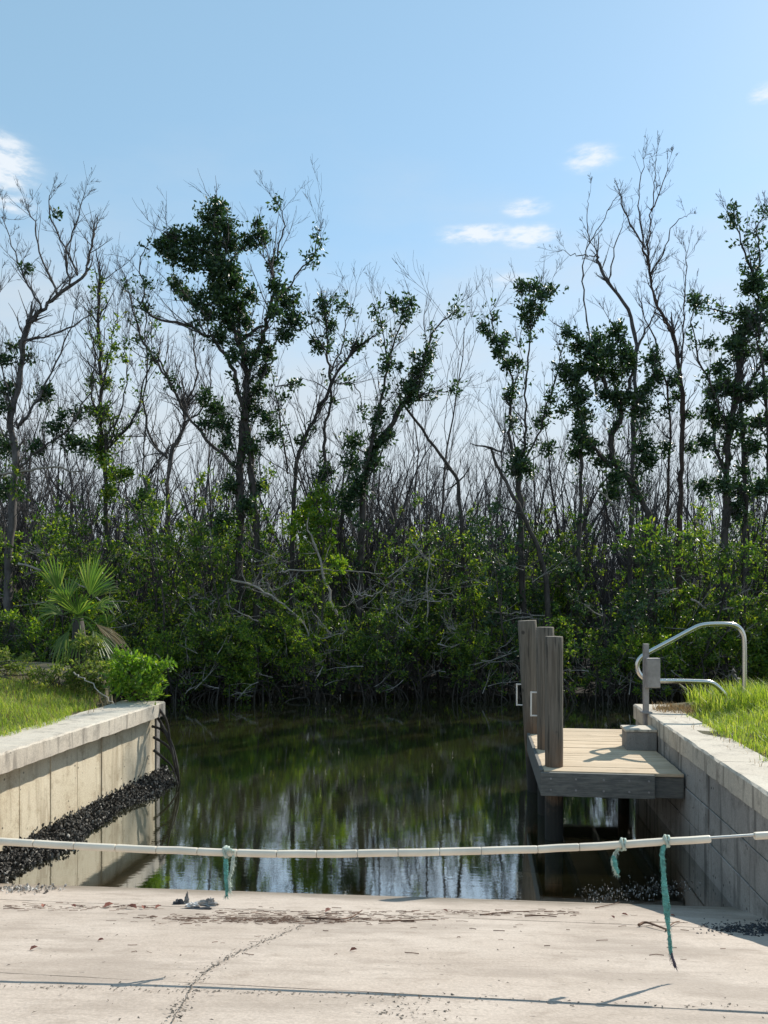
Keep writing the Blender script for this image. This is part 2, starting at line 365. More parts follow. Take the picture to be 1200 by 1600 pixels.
# boat ramp: sloping slabs with open joints
ramp = empty('boat_ramp', (0, 0, 0), kind='structure')
rows = [1.9, 3.60, 4.96, 6.34, 7.72, 9.1, 10.4, 11.7]
def ramp_pt(a, b, dz=0): p = L(a, b, 0); p[2] = ramp_z(p[0], p[1]) + dz; return p
BL, BR = -5.42, 2.47
for i in range(len(rows) - 1):
    a0, a1 = rows[i] + .004, rows[i + 1] - .004; m = MB(); nb = 60
    bs = np.linspace(BL, BR, nb); na = 6; as_ = np.linspace(a0, a1, na)
    jit = rng.normal(0, .0009, (na, nb)); 
    V = []
    for ia, a in enumerate(as_):
        for ib, b in enumerate(bs):
            da = (rng.normal(0, .004) if ia in (0, na - 1) else 0)
            V.append(ramp_pt(a + da, b, jit[ia, ib] * (.4 if ia in (0, na - 1) else 1) + (.0 if i != 2 else -.002)))
    V += [ramp_pt(a0, b, -.2) for b in bs] + [ramp_pt(a1, b, -.2) for b in bs]
    Q = [[ia * nb + ib, ia * nb + ib + 1, (ia + 1) * nb + ib + 1, (ia + 1) * nb + ib] for ia in range(na - 1) for ib in range(nb - 1)]
    o1 = na * nb; Q += [[o1 + ib, o1 + ib + 1, ib + 1, ib] for ib in range(nb - 1)]
    o2 = o1 + nb; t0 = (na - 1) * nb; Q += [[t0 + ib, t0 + ib + 1, o2 + ib + 1, o2 + ib] for ib in range(nb - 1)]
    m.add(V, Q); obj('slab', m.mesh('slab', False), M['ramp'], ramp)
m = MB(); m.box([ramp_pt(1.9, BL, -.3), ramp_pt(1.9, BR, -.3), ramp_pt(11.7, BR, -.3), ramp_pt(11.7, BL, -.3), ramp_pt(1.9, BL, -.010), ramp_pt(1.9, BR, -.010), ramp_pt(11.7, BR, -.010), ramp_pt(11.7, BL, -.010)])
obj('joint_filler', m.mesh('joint_filler'), M['dark_seam'], ramp)
zt = ramp_pt(1.9, -1.5)[2]
m = MB(); m.add([L(1.9, BL, ramp_pt(1.9, BL)[2]), L(1.9, BR, ramp_pt(1.9, BR)[2]), L(.6, BR, zt + .05), L(.6, BL, zt + .05), L(-30, BR, zt + .05), L(-30, BL, zt + .05)], [[0, 3, 2, 1], [3, 5, 4, 2]])
obj('approach_apron', m.mesh('approach_apron'), M['ramp'], kind='structure')
m = MB(); m.add([(-60, -60, 1.2), (60, -60, 1.2), (60, 1.0, 1.2), (-60, 1.0, 1.2)], [[0, 1, 2, 3]])
obj('approach_ground', m.mesh('approach_ground'), M['soil'], kind='structure')
# ray from the camera onto the ramp
def on_ramp(x, y, dz=.004):
    k = (y - YH) / F; c = (x - 600) / F
    t_ = (HC - .274 * 7.83) / (k - .274 * (1 + .085 * c)); p = np.array([c * t_, t_, 0]); p[2] = ramp_z(p[0], p[1]) + dz; return p
# jagged crack
cp = [(478, 1443), (452, 1455), (428, 1466), (400, 1478), (372, 1489), (346, 1504), (322, 1519), (303, 1537), (294, 1556), (280, 1580), (268, 1600)]
P = []
for (x0, y0), (x1, y1) in zip(cp[:-1], cp[1:]):
    for k in np.linspace(0, 1, 9)[:-1]: P.append(on_ramp(x0 + (x1 - x0) * k + rng.normal(0, 1.6), y0 + (y1 - y0) * k + rng.normal(0, .8), .007))
P = np.array(P); w = .0012 + .0042 * rng.random(len(P)) ** 2; w[0] = .001
m = MB(); V = np.concatenate([P - np.stack([w, w * .4, 0 * w], -1), P + np.stack([w, -w * .3, 0 * w], -1)]); k = len(P)
m.add(V, [[i, i + k, i + k + 1, i + 1] for i in range(k - 1)]); obj('crack', m.mesh('crack'), M['dark_seam'], ramp)
def crumbs(name, pts, size, mat, parent=None, flat=.5, **kw):
    m = MB()
    for p in pts:
        s = size * (.4 + rng.random() * 1.2); v = rng.normal(0, 1, (4, 3)); v /= np.linalg.norm(v, axis=1)[:, None] + 1e-6
        v *= s; v[:, 2] = np.abs(v[:, 2]) * flat; m.add(v + p, None, [[0, 1, 2], [0, 2, 3], [0, 3, 1], [1, 3, 2]])
    return obj(name, m.mesh(name), mat, parent, **kw)
pts = [p + np.array([rng.normal(0, .028), rng.normal(0, .035), -.004]) for p in P for _ in range(5)]
for x in np.linspace(-20, 1220, 330):
    y = 1541 + 34 * (x / 1200) + rng.normal(0, 2.2)
    if rng.random() < (.95 if x < 640 else .45): pts.append(on_ramp(x, y, .002))
for _ in range(90):
    x, y = rng.normal(640, 45), rng.normal(1578, 10); pts.append(on_ramp(x, min(y, 1640), .002))
for _ in range(110): pts.append(on_ramp(rng.uniform(0, 1200), rng.uniform(1440, 1600), .002))
crumbs('grit', pts, .0085, M['dark_seam'], ramp, kind='stuff')

# ------------------------------------------------------------------ sea walls
ZC, TC = 1.35, .225
def wavy_cap(a0, a1, b0, b1, seed):
    r = np.random.default_rng(seed); na = max(2, int((a1 - a0) / .12)); m = MB(); V = []
    prof = [(b0, ZC - TC), (b1, ZC - TC), (b1, ZC - .02), (b1 - (.02 if b1 > b0 else -.02), ZC), (b0 + (.02 if b1 > b0 else -.02), ZC), (b0, ZC - .02)]
    for ia, a in enumerate(np.linspace(a0, a1, na)):
        for (b, z) in prof: V.append(L(a, b + r.normal(0, .0035), z + r.normal(0, .003)))
    k = 6; Q = [[i * k + j, i * k + (j + 1) % k, (i + 1) * k + (j + 1) % k, (i + 1) * k + j] for i in range(na - 1) for j in range(k)]
    e = (na - 1) * k; m.add(V, Q + [[0, 5, 2, 1], [5, 4, 3, 2], [e, e + 1, e + 2, e + 5], [e + 5, e + 2, e + 3, e + 4]])
    return m
lw = empty('sea_wall', tuple(L(9, -5.5, 0)), 'pale concrete sea wall with overhanging cap and dark oysters along its foot', 'wall')
BF = -5.385
a = 3.2; joints = []
while a < 12.2: joints.append(a); a += .655
joints[-1] = 12.23
for i in range(len(joints) - 1):
    m = MB(); a0, a1 = joints[i] + .006, joints[i + 1] - .006; o_ = rng.normal(0, .006)
    m = lbox(a0, a1, BF - .25, BF + o_, -1.4, ZC - TC + .01)
    child('panel', m, M['panel'], lw, bevel=.008)
child('backing', lbox(3.2, 12.2, BF - .4, BF - .03, -1.4, ZC - TC - .01), M['dark_seam'], lw)
for (a0, a1, s) in [(3.0, 7.62, 1), (7.626, 12.14, 2)]: child('cap', wavy_cap(a0, a1, -5.92, -5.17, s), M['cap'], lw)
child('end_post', lbox(12.235, 12.36, BF - .1, BF + .03, -1.4, ZC - TC - .004), M['panel_grey'], lw)
rw = empty('sea_wall', tuple(L(9, 2.7, 0)), 'shaded grey concrete sea wall beside the wooden deck', 'wall')
BG = 2.46; j = [3.6, 4.9, 6.18, 7.46, 8.74, 10.02, 11.3, 12.72]
for i in range(len(j) - 1):
    for (z0, z1) in [(-1.4, .372), (.384, .745), (.757, ZC - TC + .004)]:
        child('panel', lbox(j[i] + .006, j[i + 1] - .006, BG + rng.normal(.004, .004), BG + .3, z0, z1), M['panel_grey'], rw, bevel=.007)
child('backing', lbox(3.6, 12.7, BG + .03, BG + .33, -1.4, ZC - TC - .01), M['dark_seam'], rw)
for (a0, a1, s) in [(3.0, 8.3, 3), (8.306, 12.78, 4)]: child('cap', wavy_cap(a0, a1, 3.02, BG - .012, s), M['cap'], rw)

# oyster bank at the foot of the left wall
m = MB(); na = 60; V = []
for a in np.linspace(6.9, 12.6, na):
    wd = .38 + .09 * math.sin(a * 2.3) + .05 * math.sin(a * 5.1 + 1); wd *= min(1, (12.9 - a) / .8)
    for (fb, z) in [(-.02, .17), (.12, .13), (.5, .04), (1.0, -.06), (1.1, -.5)]: V.append(L(a, BF + fb * wd, z + rng.normal(0, .012)))
m.add(V, [[i * 5 + k, i * 5 + k + 1, (i + 1) * 5 + k + 1, (i + 1) * 5 + k] for i in range(na - 1) for k in range(4)])
ob = empty('oyster_bank', tuple(L(9.5, BF, 0)), 'bank of black oysters clustered at the foot of the pale sea wall', 'oysters')
child('shell_mud', m, M['shellbank'], ob, True)
def shells(n, pf, smin, smax):
    m = MB(); n = int(n)
    for _ in range(n):
        p = pf(); s = rng.uniform(smin, smax); d = rng.normal(0, 1, 3); d[2] = abs(d[2]) * 1.2 + .25; d /= np.linalg.norm(d)
        e = np.cross(d, rng.normal(0, 1, 3)); e /= np.linalg.norm(e) + 1e-9; f = np.cross(d, e)
        V = [p, p + d * s * .55 + e * s * .34, p + d * s, p + d * s * .55 - e * s * .34, p + d * s * .5 + f * s * .14, p + d * s * .5 - f * s * .1]
        m.add(V, None, [[0, 1, 4], [1, 2, 4], [2, 3, 4], [3, 0, 4], [1, 0, 5], [2, 1, 5], [3, 2, 5], [0, 3, 5]])
    return m
def oyp():
    a = rng.uniform(6.9, 12.65); wd = .38 + .09 * math.sin(a * 2.3) + .05 * math.sin(a * 5.1 + 1); wd *= min(1, (12.9 - a) / .8)
    f = rng.random() ** 1.3; return L(a, BF + f * wd, .17 * (1 - f) ** 1.2 - .02 + rng.normal(0, .012) + (rng.random() < .12) * .05)
child('oyster_cluster', shells(8000, oyp, .018, .065), M['oyster'], ob, kind='stuff')

# ------------------------------------------------------------------ deck
ZD = .92; DA0, DA1, DB0, DB1 = 9.62, 12.9, .735, 2.44
dk = empty('wooden_deck', tuple(L(11.2, 1.6, 0)), 'weathered plank boarding deck against the shaded sea wall', 'deck')
PIL = [(9.91, .925, .112, 2.56, (0, 0)), (11.06, .925, .125, 2.64, (-.01, 0)), (12.40, .84, .15, 2.70, (-.06, 0))]
npk = 23; pw = (DA1 - DA0) / npk
for i in range(npk):
    a0 = DA0 + i * pw; m = lbox(a0 + .004, a0 + pw - .004, DB0 + .042 + rng.uniform(-.004, .004), DB1 - rng.uniform(.0, .01), ZD - .038, ZD + rng.normal(0, .0015))
    child('plank', m, M['deck'], dk, bevel=.004)
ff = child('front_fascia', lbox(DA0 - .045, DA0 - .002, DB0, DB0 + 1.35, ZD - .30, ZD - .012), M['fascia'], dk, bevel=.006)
for bq in (.12, .42, .75, 1.05, 1.28):
    for zq in (.085, .22):
        q = L(DA0 - .045, DB0 + bq, ZD - zq); bm_ = MB(); bm_.tube([q, q + L(-.008, 0, 0)], .013, 8); bo = child('bolt', bm_, M['greymetal'], dk); bo.parent = ff
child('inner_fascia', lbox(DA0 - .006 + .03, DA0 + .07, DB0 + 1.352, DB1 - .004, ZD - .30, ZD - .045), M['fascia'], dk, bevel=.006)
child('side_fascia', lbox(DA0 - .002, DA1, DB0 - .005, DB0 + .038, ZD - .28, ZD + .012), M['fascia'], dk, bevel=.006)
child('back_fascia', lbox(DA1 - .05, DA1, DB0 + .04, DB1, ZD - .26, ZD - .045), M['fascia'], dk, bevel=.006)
for b in (1.25, 1.8, 2.3): child('joist', lbox(DA0 + .08, DA1 - .06, b, b + .045, ZD - .24, ZD - .042), M['fascia'], dk)
for (a, b) in [(DA1 - .2, 2.28), (DA1 - .2, 1.2)]:
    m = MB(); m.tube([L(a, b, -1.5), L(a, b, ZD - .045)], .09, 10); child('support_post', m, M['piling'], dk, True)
for k, (a, b, r, zt_, ln) in enumerate(PIL):
    p0 = empty('dock_piling', tuple(L(a, b, 0)), ['round timber piling at the front corner of the deck, without a bracket', 'round timber piling standing between the two other pilings, steel bracket on its side',
        'thickest leaning timber piling at the far corner of the deck, steel bracket on its side'][k], 'piling', 'pilings along the deck')
    zs = np.concatenate([[-1.6], np.linspace(-.3, zt_ - .012, 16), [zt_]]); m = MB()
    top = L(a, b, 0)
    Pp = np.array([[top[0] + ln[0] * (z - ZD), top[1] + ln[1] * (z - ZD), z] for z in zs]); R = r * (1 + .04 * (1.3 - zs) / 3); R[-1] = r * .93
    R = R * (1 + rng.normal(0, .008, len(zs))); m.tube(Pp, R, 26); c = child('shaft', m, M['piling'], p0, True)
    if k:   # U bracket on the water side
        zb = [0, 1.55, 1.52][k]; m = MB(); q = L(a, b - r * .96, 0); q[0] += ln[0] * (zb - ZD); out = L(0, -1, 0)
        h = .165; pr_ = .085
        m.tube([q + [0, 0, zb - h] - out * .02, q + out * pr_ + [0, 0, zb - h]], .012, 6); m.tube([q + out * pr_ + [0, 0, zb - h - .01], q + out * pr_ + [0, 0, zb + h + .01]], .012, 6)
        m.tube([q + out * pr_ + [0, 0, zb + h], q + [0, 0, zb + h] - out * .02], .012, 6); child('bracket', m, M['whitemetal'], p0)
# step block against the wall
sb = empty('step_block', tuple(L(11.3, 2.2, ZD)), 'small grey box step on the deck against the sea wall', 'step')
child('step_body', lbox(11.10, 11.45, 2.03, 2.445, ZD - .002, ZD + .255), M['block'], sb, bevel=.008)
child('tread', lbox(11.085, 11.47, 2.01, 2.446, ZD + .257, ZD + .295), M['cap'], sb, bevel=.008)
# post with grey box
ps = empty('box_post', tuple(L(11.78, 2.44, 1.0)), 'square post with a grey metal box at the edge of the sea wall cap', 'post')
pb = px(1009, 1114, 11.38)
def wbox(x0, x1, y0, y1, z0, z1):
    m = MB(); m.box([(x0, y0, z0), (x1, y0, z0), (x1, y1, z0), (x0, y1, z0), (x0, y0, z1), (x1, y0, z1), (x1, y1, z1), (x0, y1, z1)]); return m
child('post', wbox(pb[0] - .037, pb[0] + .037, 11.34, 11.415, 1.02, 2.375), M['greymetal'], ps, bevel=.006)
mbx = child('metal_box', wbox(pb[0] - .03, pb[0] + .165, 11.23, 11.338, 1.735, 2.17), M['greymetal'], ps, bevel=.008)
sub_lid = wbox(pb[0] - .022, pb[0] + .157, 11.222, 11.2295, 1.75, 2.155); lo = child('lid', sub_lid, M['greymetal'], ps); lo.parent = mbx
child('post_foot', wbox(pb[0] - .07, pb[0] + .075, 11.30, 11.45, 1.345, 1.375), M['greymetal'], ps, bevel=.006)
# stainless handrail
hr = empty('handrail', tuple(L(12.2, 3.3, 1.35)), 'bent stainless steel tube handrail standing in the grass by the deck', 'handrail')
D0 = 11.75
ctrl = [(1140, 1095), (1127, 1078), (1113, 1066), (1095, 1065), (1060, 1064), (1025, 1064), (1012, 1063), (1002, 1057), (996, 1048), (995, 1037), (1000, 1028), (1010, 1021), (1050, 1000), (1085, 981), (1095, 977), (1110, 975), (1140, 975), (1152, 978), (1160, 987), (1163, 1000), (1163, 1040), (1163, 1098)]
P = [px(x, y, D0 - (x - 995) / F * D0 * .125) for x, y in ctrl]
def smooth_path(P, it=2):
    P = [np.array(p) for p in P]
    for _ in range(it):
        Q = [P[0]]
        for a_, b_ in zip(P[:-1], P[1:]): Q += [a_ * .75 + b_ * .25, a_ * .25 + b_ * .75]
        P = Q + [P[-1]]
    return np.array(P)
m = MB(); m.tube(smooth_path(P), .036, 14); child('rail_tube', m, M['steel'], hr, True)
for (x, y) in [(1139, 1093), (1163, 1096)]:
    p = px(x, y, D0 - (x - 995) / F * D0 * .125); m = MB(); m.tube([p - [0, 0, .08], p + [0, 0, .012]], .07, 12); child('base_flange', m, M['galv'], hr)
# ------------------------------------------------------------------ pipe-sleeved cable barrier
tp = [(-420, 1270, 4.37), (-200, 1296, 4.36), (0, 1313, 4.34), (120, 1320, 4.33), (240, 1326, 4.32), (360, 1330.5, 4.31), (430, 1332.5, 4.30), (510, 1332.5, 4.29), (600, 1331, 4.28), (720, 1328.5, 4.27), (850, 1325, 4.25), (970, 1318, 4.23), (1040, 1313, 4.22), (1110, 1309, 4.21), (1178, 1304.5, 4.20), (1250, 1300, 4.19), (1420, 1284, 4.17)]
tp = [(x_, y_, d_ * .958) for x_, y_, d_ in tp]; TP = np.array([px(*q) for q in tp]); seg = np.linalg.norm(np.diff(TP, axis=0), axis=1); cum = np.concatenate([[0], np.cumsum(seg)])
def along(s): return np.array([np.interp(s, cum, TP[:, k]) for k in range(3)])
def s_at(x): return float(np.interp(x, [q[0] for q in tp], cum))
br = empty('cable_barrier', tuple(TP[8]), 'sagging cable strung with off-white plastic pipe sleeves across the ramp', 'barrier')
m = MB(); m.tube([along(s) for s in np.linspace(0, cum[-1], 60)], .0075, 6); child('cable', m, M['galv'], br, True)
marks = [-330, -266, -202, -138, -74, -10, 53.5, 116.5, 181.5, 245, 309, 371, 433, 495, 558.5, 622, 687, 752, 840, 905, 971, 1040.5, 1110]
marks2 = [1178, 1243, 1308, 1372]
for mk in (marks, marks2):
    for x0, x1 in zip(mk[:-1], mk[1:]):
        s0, s1 = s_at(x0) + .002, s_at(x1) - .002; m = MB(); sag = np.array([0, 0, -.006])
        p0, p1 = along(s0) + sag, along(s1) + sag
        w_ = rng.normal(0, .002, 3); m.tube([p0, p0 * .97 + p1 * .03, p0 * .5 + p1 * .5 + w_ * .5, p0 * .03 + p1 * .97, p1], [.0185, .0197, .0197, .0197, .0185], 14); child('pipe_sleeve', m, M['pvc'], br)
for x, px_ in ((-420, 0), (1420, -1)):
    p = TP[px_]; b0 = empty('barrier_post', (p[0], p[1], 1.0), 'short galvanised post holding the barrier cable on the %s' % ('palm side of the ramp' if px_ == 0 else 'handrail side of the ramp'), 'post')
    m = MB(); m.tube([(p[0], p[1], .6), (p[0], p[1], p[2] + .06)], .04, 12); child('post', m, M['galv'], b0, True)
    m = MB(); m.tube([(p[0], p[1], p[2] - .03), (p[0], p[1], p[2] + .03)], .052, 12); child('collar', m, M['galv'], b0, True)
def rope(name, strands, knot, label):
    e = empty(name, tuple(knot), label, 'rope', 'frayed ropes tied to the barrier')
    m = MB(); an = np.linspace(0, 2 * math.pi, 12)
    K = np.array(knot) + [0, 0, -.004]
    m.tube([K + np.array([.006 * math.sin(2 * t_), .029 * math.cos(t_), .029 * math.sin(t_)]) for t_ in an], .007, 6)
    m.tube([K + np.array([.014 + .006 * math.cos(2 * t_), .028 * math.sin(t_), .028 * math.cos(t_)]) for t_ in an], .006, 6)
    child('knot', m, M['rope_pale'], e, True)
    for P_, R_, mat in strands:
        m = MB(); P_ = np.array(P_); Q = smooth_path(P_, 1); Rr = np.interp(np.linspace(0, 1, len(Q)), np.linspace(0, 1, len(R_)), R_)
        for k in range(3):
            ph = k * 2.1; off = np.stack([np.cos(np.arange(len(Q)) * .9 + ph), np.sin(np.arange(len(Q)) * .9 + ph), 0 * np.arange(len(Q))], -1) * Rr[:, None] * .55
            m.tube(Q + off + rng.normal(0, .0012, Q.shape), Rr * .62, 5)
        for _ in range(int(len(Q) * 2.2)):   # frayed fibres
            i = rng.integers(0, len(Q)); d = rng.normal(0, 1, 3); d[2] -= 1.0; d /= np.linalg.norm(d)
            m.tube([Q[i], Q[i] + d * .012, Q[i] + d * .022 + [0, 0, -.006]], [.0015, .001, .0004], 3, False)
        child('strand', m, mat, e)
    return e
def dn(pts, d): return [px(x, y, d * .958) for x, y in pts]
def dense(pts, n=26):
    P_ = np.array(pts); c = np.concatenate([[0], np.cumsum(np.linalg.norm(np.diff(P_, axis=0), axis=1))]); s = np.linspace(0, c[-1], n)
    return np.stack([np.interp(s, c, P_[:, k]) for k in range(3)], -1)
k1 = along(s_at(1039))
long_pts = dense([k1, *dn([(1034, 1333), (1037, 1360), (1038, 1385), (1041, 1410), (1043, 1435)], 4.2)], 40)
low_pts = dense(dn([(1043, 1435), (1045, 1455), (1047, 1475), (1048, 1490)], 4.2), 18); tip_pts = dense(dn([(1048, 1488), (1052, 1500), (1055, 1511)], 4.2), 10)
rope('frayed_rope', [(long_pts, [.011, .012, .010, .014, .017, .013], M['rope']), (low_pts, [.013, .008, .010, .008], M['rope']), (tip_pts, [.008, .006, .007], M['rope_tip'])], k1, 'long frayed green rope hanging from the barrier almost to the concrete')
k2 = along(s_at(971)); 
rope('frayed_rope', [(dense([k2, *dn([(966, 1326), (960, 1335), (958, 1345), (963, 1366)], 4.22)], 20), [.010, .009, .013, .008], M['rope_pale']), (dense(dn([(959, 1338), (961, 1352), (966, 1364)], 4.21), 14), [.008, .012, .006], M['rope'])], k2, 'short pale green rope end dangling from the barrier over dark water')
k3 = along(s_at(352))
rope('frayed_rope', [(dense([k3, *dn([(353, 1343), (353, 1365), (355, 1385), (354, 1400)], 4.30)], 24), [.009, .013, .011, .006], M['rope']), (dense([k3 + [.045, 0, .0], *dn([(365, 1340), (362, 1360), (358, 1375), (360, 1394)], 4.29)], 24), [.008, .010, .007, .005], M['rope_pale']),
     (dense([k3 + [-.004, -.02, .022], k3 + [.025, -.022, .02], k3 + [.05, -.02, .01]], 10), [.008, .009, .007], M['rope_pale'])], k3, 'doubled green rope looped over the barrier with strands hanging to the waterline')

# ------------------------------------------------------------------ vegetation helpers
def unit(v): return v / (np.linalg.norm(v) + 1e-9)
def wander(r, p, d, Ln, n, wig, up):
    P = [np.array(p, float)]; d = unit(np.array(d, float)); st = Ln / n
    for _ in range(n):
        d = unit(d + r.normal(0, wig, 3) + np.array([0, 0, up])); P.append(P[-1] + d * st)
    return np.array(P)
def twig_tree(r, m, p, d, Ln, rad, lev, wig=.16, up=.06, kids=(5, 4, 3), tips=None, sp=.75, rmin=.0035):
    n = max(3, int(Ln / .28)); n = min(n, 12)
    P = wander(r, p, d, Ln, n, wig, up); R = np.linspace(rad, max(rad * .28, rmin), n + 1)
    m.tube(P, R, 5 if rad > .03 else (4 if rad > .012 else 3), False)
    if tips is not None: tips.append(P[-1]); 
    if lev <= 0: return
    k = max(1, int(r.poisson(kids[min(lev, len(kids)) - 1])))
    for _ in range(k):
        f = r.uniform(.22, .98); i = min(n - 1, int(f * n)); q = P[i]; t_ = unit(P[i + 1] - P[i])
        e = unit(np.cross(t_, r.normal(0, 1, 3))); dd = unit(t_ + e * r.uniform(.35, 1.0) * sp + np.array([0, 0, .25]))
        twig_tree(r, m, q, dd, Ln * r.uniform(.28, .6) * (1.15 - f * .4), max(R[i] * .55, rmin + .0005), lev - 1, wig * 1.1, up, kids, tips, sp, rmin)
def rosettes(r, C, n, size, upb=.35, w=.42, spread=1.0):
    """n leaves radiating from each centre; every leaf two triangles folded along its midrib"""
    C = np.repeat(np.asarray(C, float), n, axis=0); k = len(C)
    d = r.normal(0, spread, (k, 3)); d[:, 2] += upb; d /= np.linalg.norm(d, axis=1)[:, None] + 1e-9
    s = size * r.uniform(.6, 1.25, k)[:, None]; e = np.cross(d, r.normal(0, 1, (k, 3)) + np.array([0, 0, .0])); e /= np.linalg.norm(e, axis=1)[:, None] + 1e-9
    f = np.cross(d, e); b = C + d * s * .12 + r.normal(0, .35 * size, (k, 3))
    V = np.stack([b, b + d * s * .55 + e * s * w * .5 + f * s * .06, b + d * s, b + d * s * .5 - e * s * w * .5 + f * s * .06], 1).reshape(-1, 3)
    i = np.arange(k)[:, None] * 4
    T = np.concatenate([i + np.array([[0, 1, 2]]), i + np.array([[0, 2, 3]])]); return V, T
def copy_tree(o, loc, rz, sc, **props):
    c = o.copy(); COL.objects.link(c); c.location = loc; c.rotation_euler = (0, 0, rz); c.scale = (sc, sc, sc) if np.isscalar(sc) else sc
    setp(c, **props)
    for ch in o.children:
        d = ch.copy(); COL.objects.link(d); d.parent = c
    return c

# ------------------------------------------------------------------ hero mangrove trees, skeletons traced limb by limb
def hero(name, label, d, limbs, clumps, bark='bark', leafm='leaf_dark', twig=1.0, leafy=0., seed=0, base=None, twl=1.25, dens=1.0):
    r = np.random.default_rng(seed); x0, y0 = limbs[0][2][0]
    if base is None: base = x0
    gx = (base - 600) / F * d; g = FARG(gx, d)
    e = empty(name, (gx, d, g), label, 'tree', 'mangrove trees standing over the thicket'); SK = []; tw = MB()
    for li, (r0, r1, pts, doff) in enumerate(limbs):
        ds = d + np.linspace(0, doff, len(pts)) if li else d + np.linspace(0, doff, len(pts))
        if li and doff == 0: ds = d + np.linspace(0, r.uniform(-1, 1), len(pts))
        P = [px(x, y, q) for (x, y), q in zip(pts, ds)]
        if li == 0 or pts[0][1] > 1000: P = [np.array([P[0][0] + r.normal(0, .05), ds[0], g - .25])] + P
        P = np.array(P); Q = smooth_path(P, 2); k = len(Q); Q[1:-1] += r.normal(0, .018, (k - 2, 3))
        R = np.linspace(r0, r1, k) * (1 + r.normal(0, .09, k)) * .80; Q[1:-1] += r.normal(0, .02, (k - 2, 3)); m = MB(); m.tube(Q, R, 8 if r0 > .08 else 6)
        child('trunk' if li == 0 else 'limb', m, M[bark], e, True); SK.append((Q, R))
        ln = np.linalg.norm(np.diff(Q, axis=0), axis=1).sum()
        zz = Q[:, 2]; cand = np.where(zz > g + 3.2)[0]
        if len(cand) and twig:
            for _ in range(int(ln * 2.3 * twig)):
                i = int(r.choice(cand)); i = min(i, k - 2); t_ = unit(Q[i + 1] - Q[i]); ee = unit(np.cross(t_, r.normal(0, 1, 3)))
                twig_tree(r, tw, Q[i], unit(t_ * .8 + ee * .8 + np.array([0, 0, .45])), r.uniform(.5, 1.5) * twl, min(R[i] * .5, .022), 2, .17, .07, (3, 3))
            twig_tree(r, tw, Q[-1], unit(Q[-1] - Q[-3]), r.uniform(.7, 1.3) * twl, max(R[-1] * .8, .008), 2, .15, .08, (4, 4))
    C = []
    allp = np.vstack([q for q, _ in SK])
    for (x, y, rp) in clumps:
        c = px(x, y, d); rad = rp / F * d
        i = int(np.argmin((allp[:, 0] - c[0]) ** 2 + (allp[:, 2] - c[2]) ** 2)); c = px(x, y, allp[i][1] + r.normal(0, .25)); 
        n = max(6, int(58 * dens * (rad / .42) ** 1.6)); off = r.normal(0, .48, (n, 3)) * rad * np.where(r.random((n, 1)) < .12, 1.5, .85); C.append(c + off)
        pth = np.array([allp[i], allp[i] * .5 + c * .5 + r.normal(0, .08, 3), c]); tw.tube(smooth_path(pth, 1), np.linspace(.018, .006, 6), 4, False)
        for _ in range(3): twig_tree(r, tw, c, r.normal(0, 1, 3) + [0, 0, .5], rad * 1.1, .008, 1, .2, .05, (2,))
    for Q, R in SK:
        n = int(leafy * len(Q))
        for _ in range(n):
            i = r.integers(0, len(Q)); C.append(Q[i] + r.normal(0, .14, (r.integers(2, 7), 3)))
    if tw.n: child('twigs', tw, M['twig'] if bark != 'bark_grey' else M['bark_grey'], e, kind='stuff')
    if C:
        V, T = rosettes(r, np.vstack(C), 8, .155, .3, .46); m = MB(); m.add(V, None, T); child('foliage', m, M[leafm], e, kind='stuff')
    return e
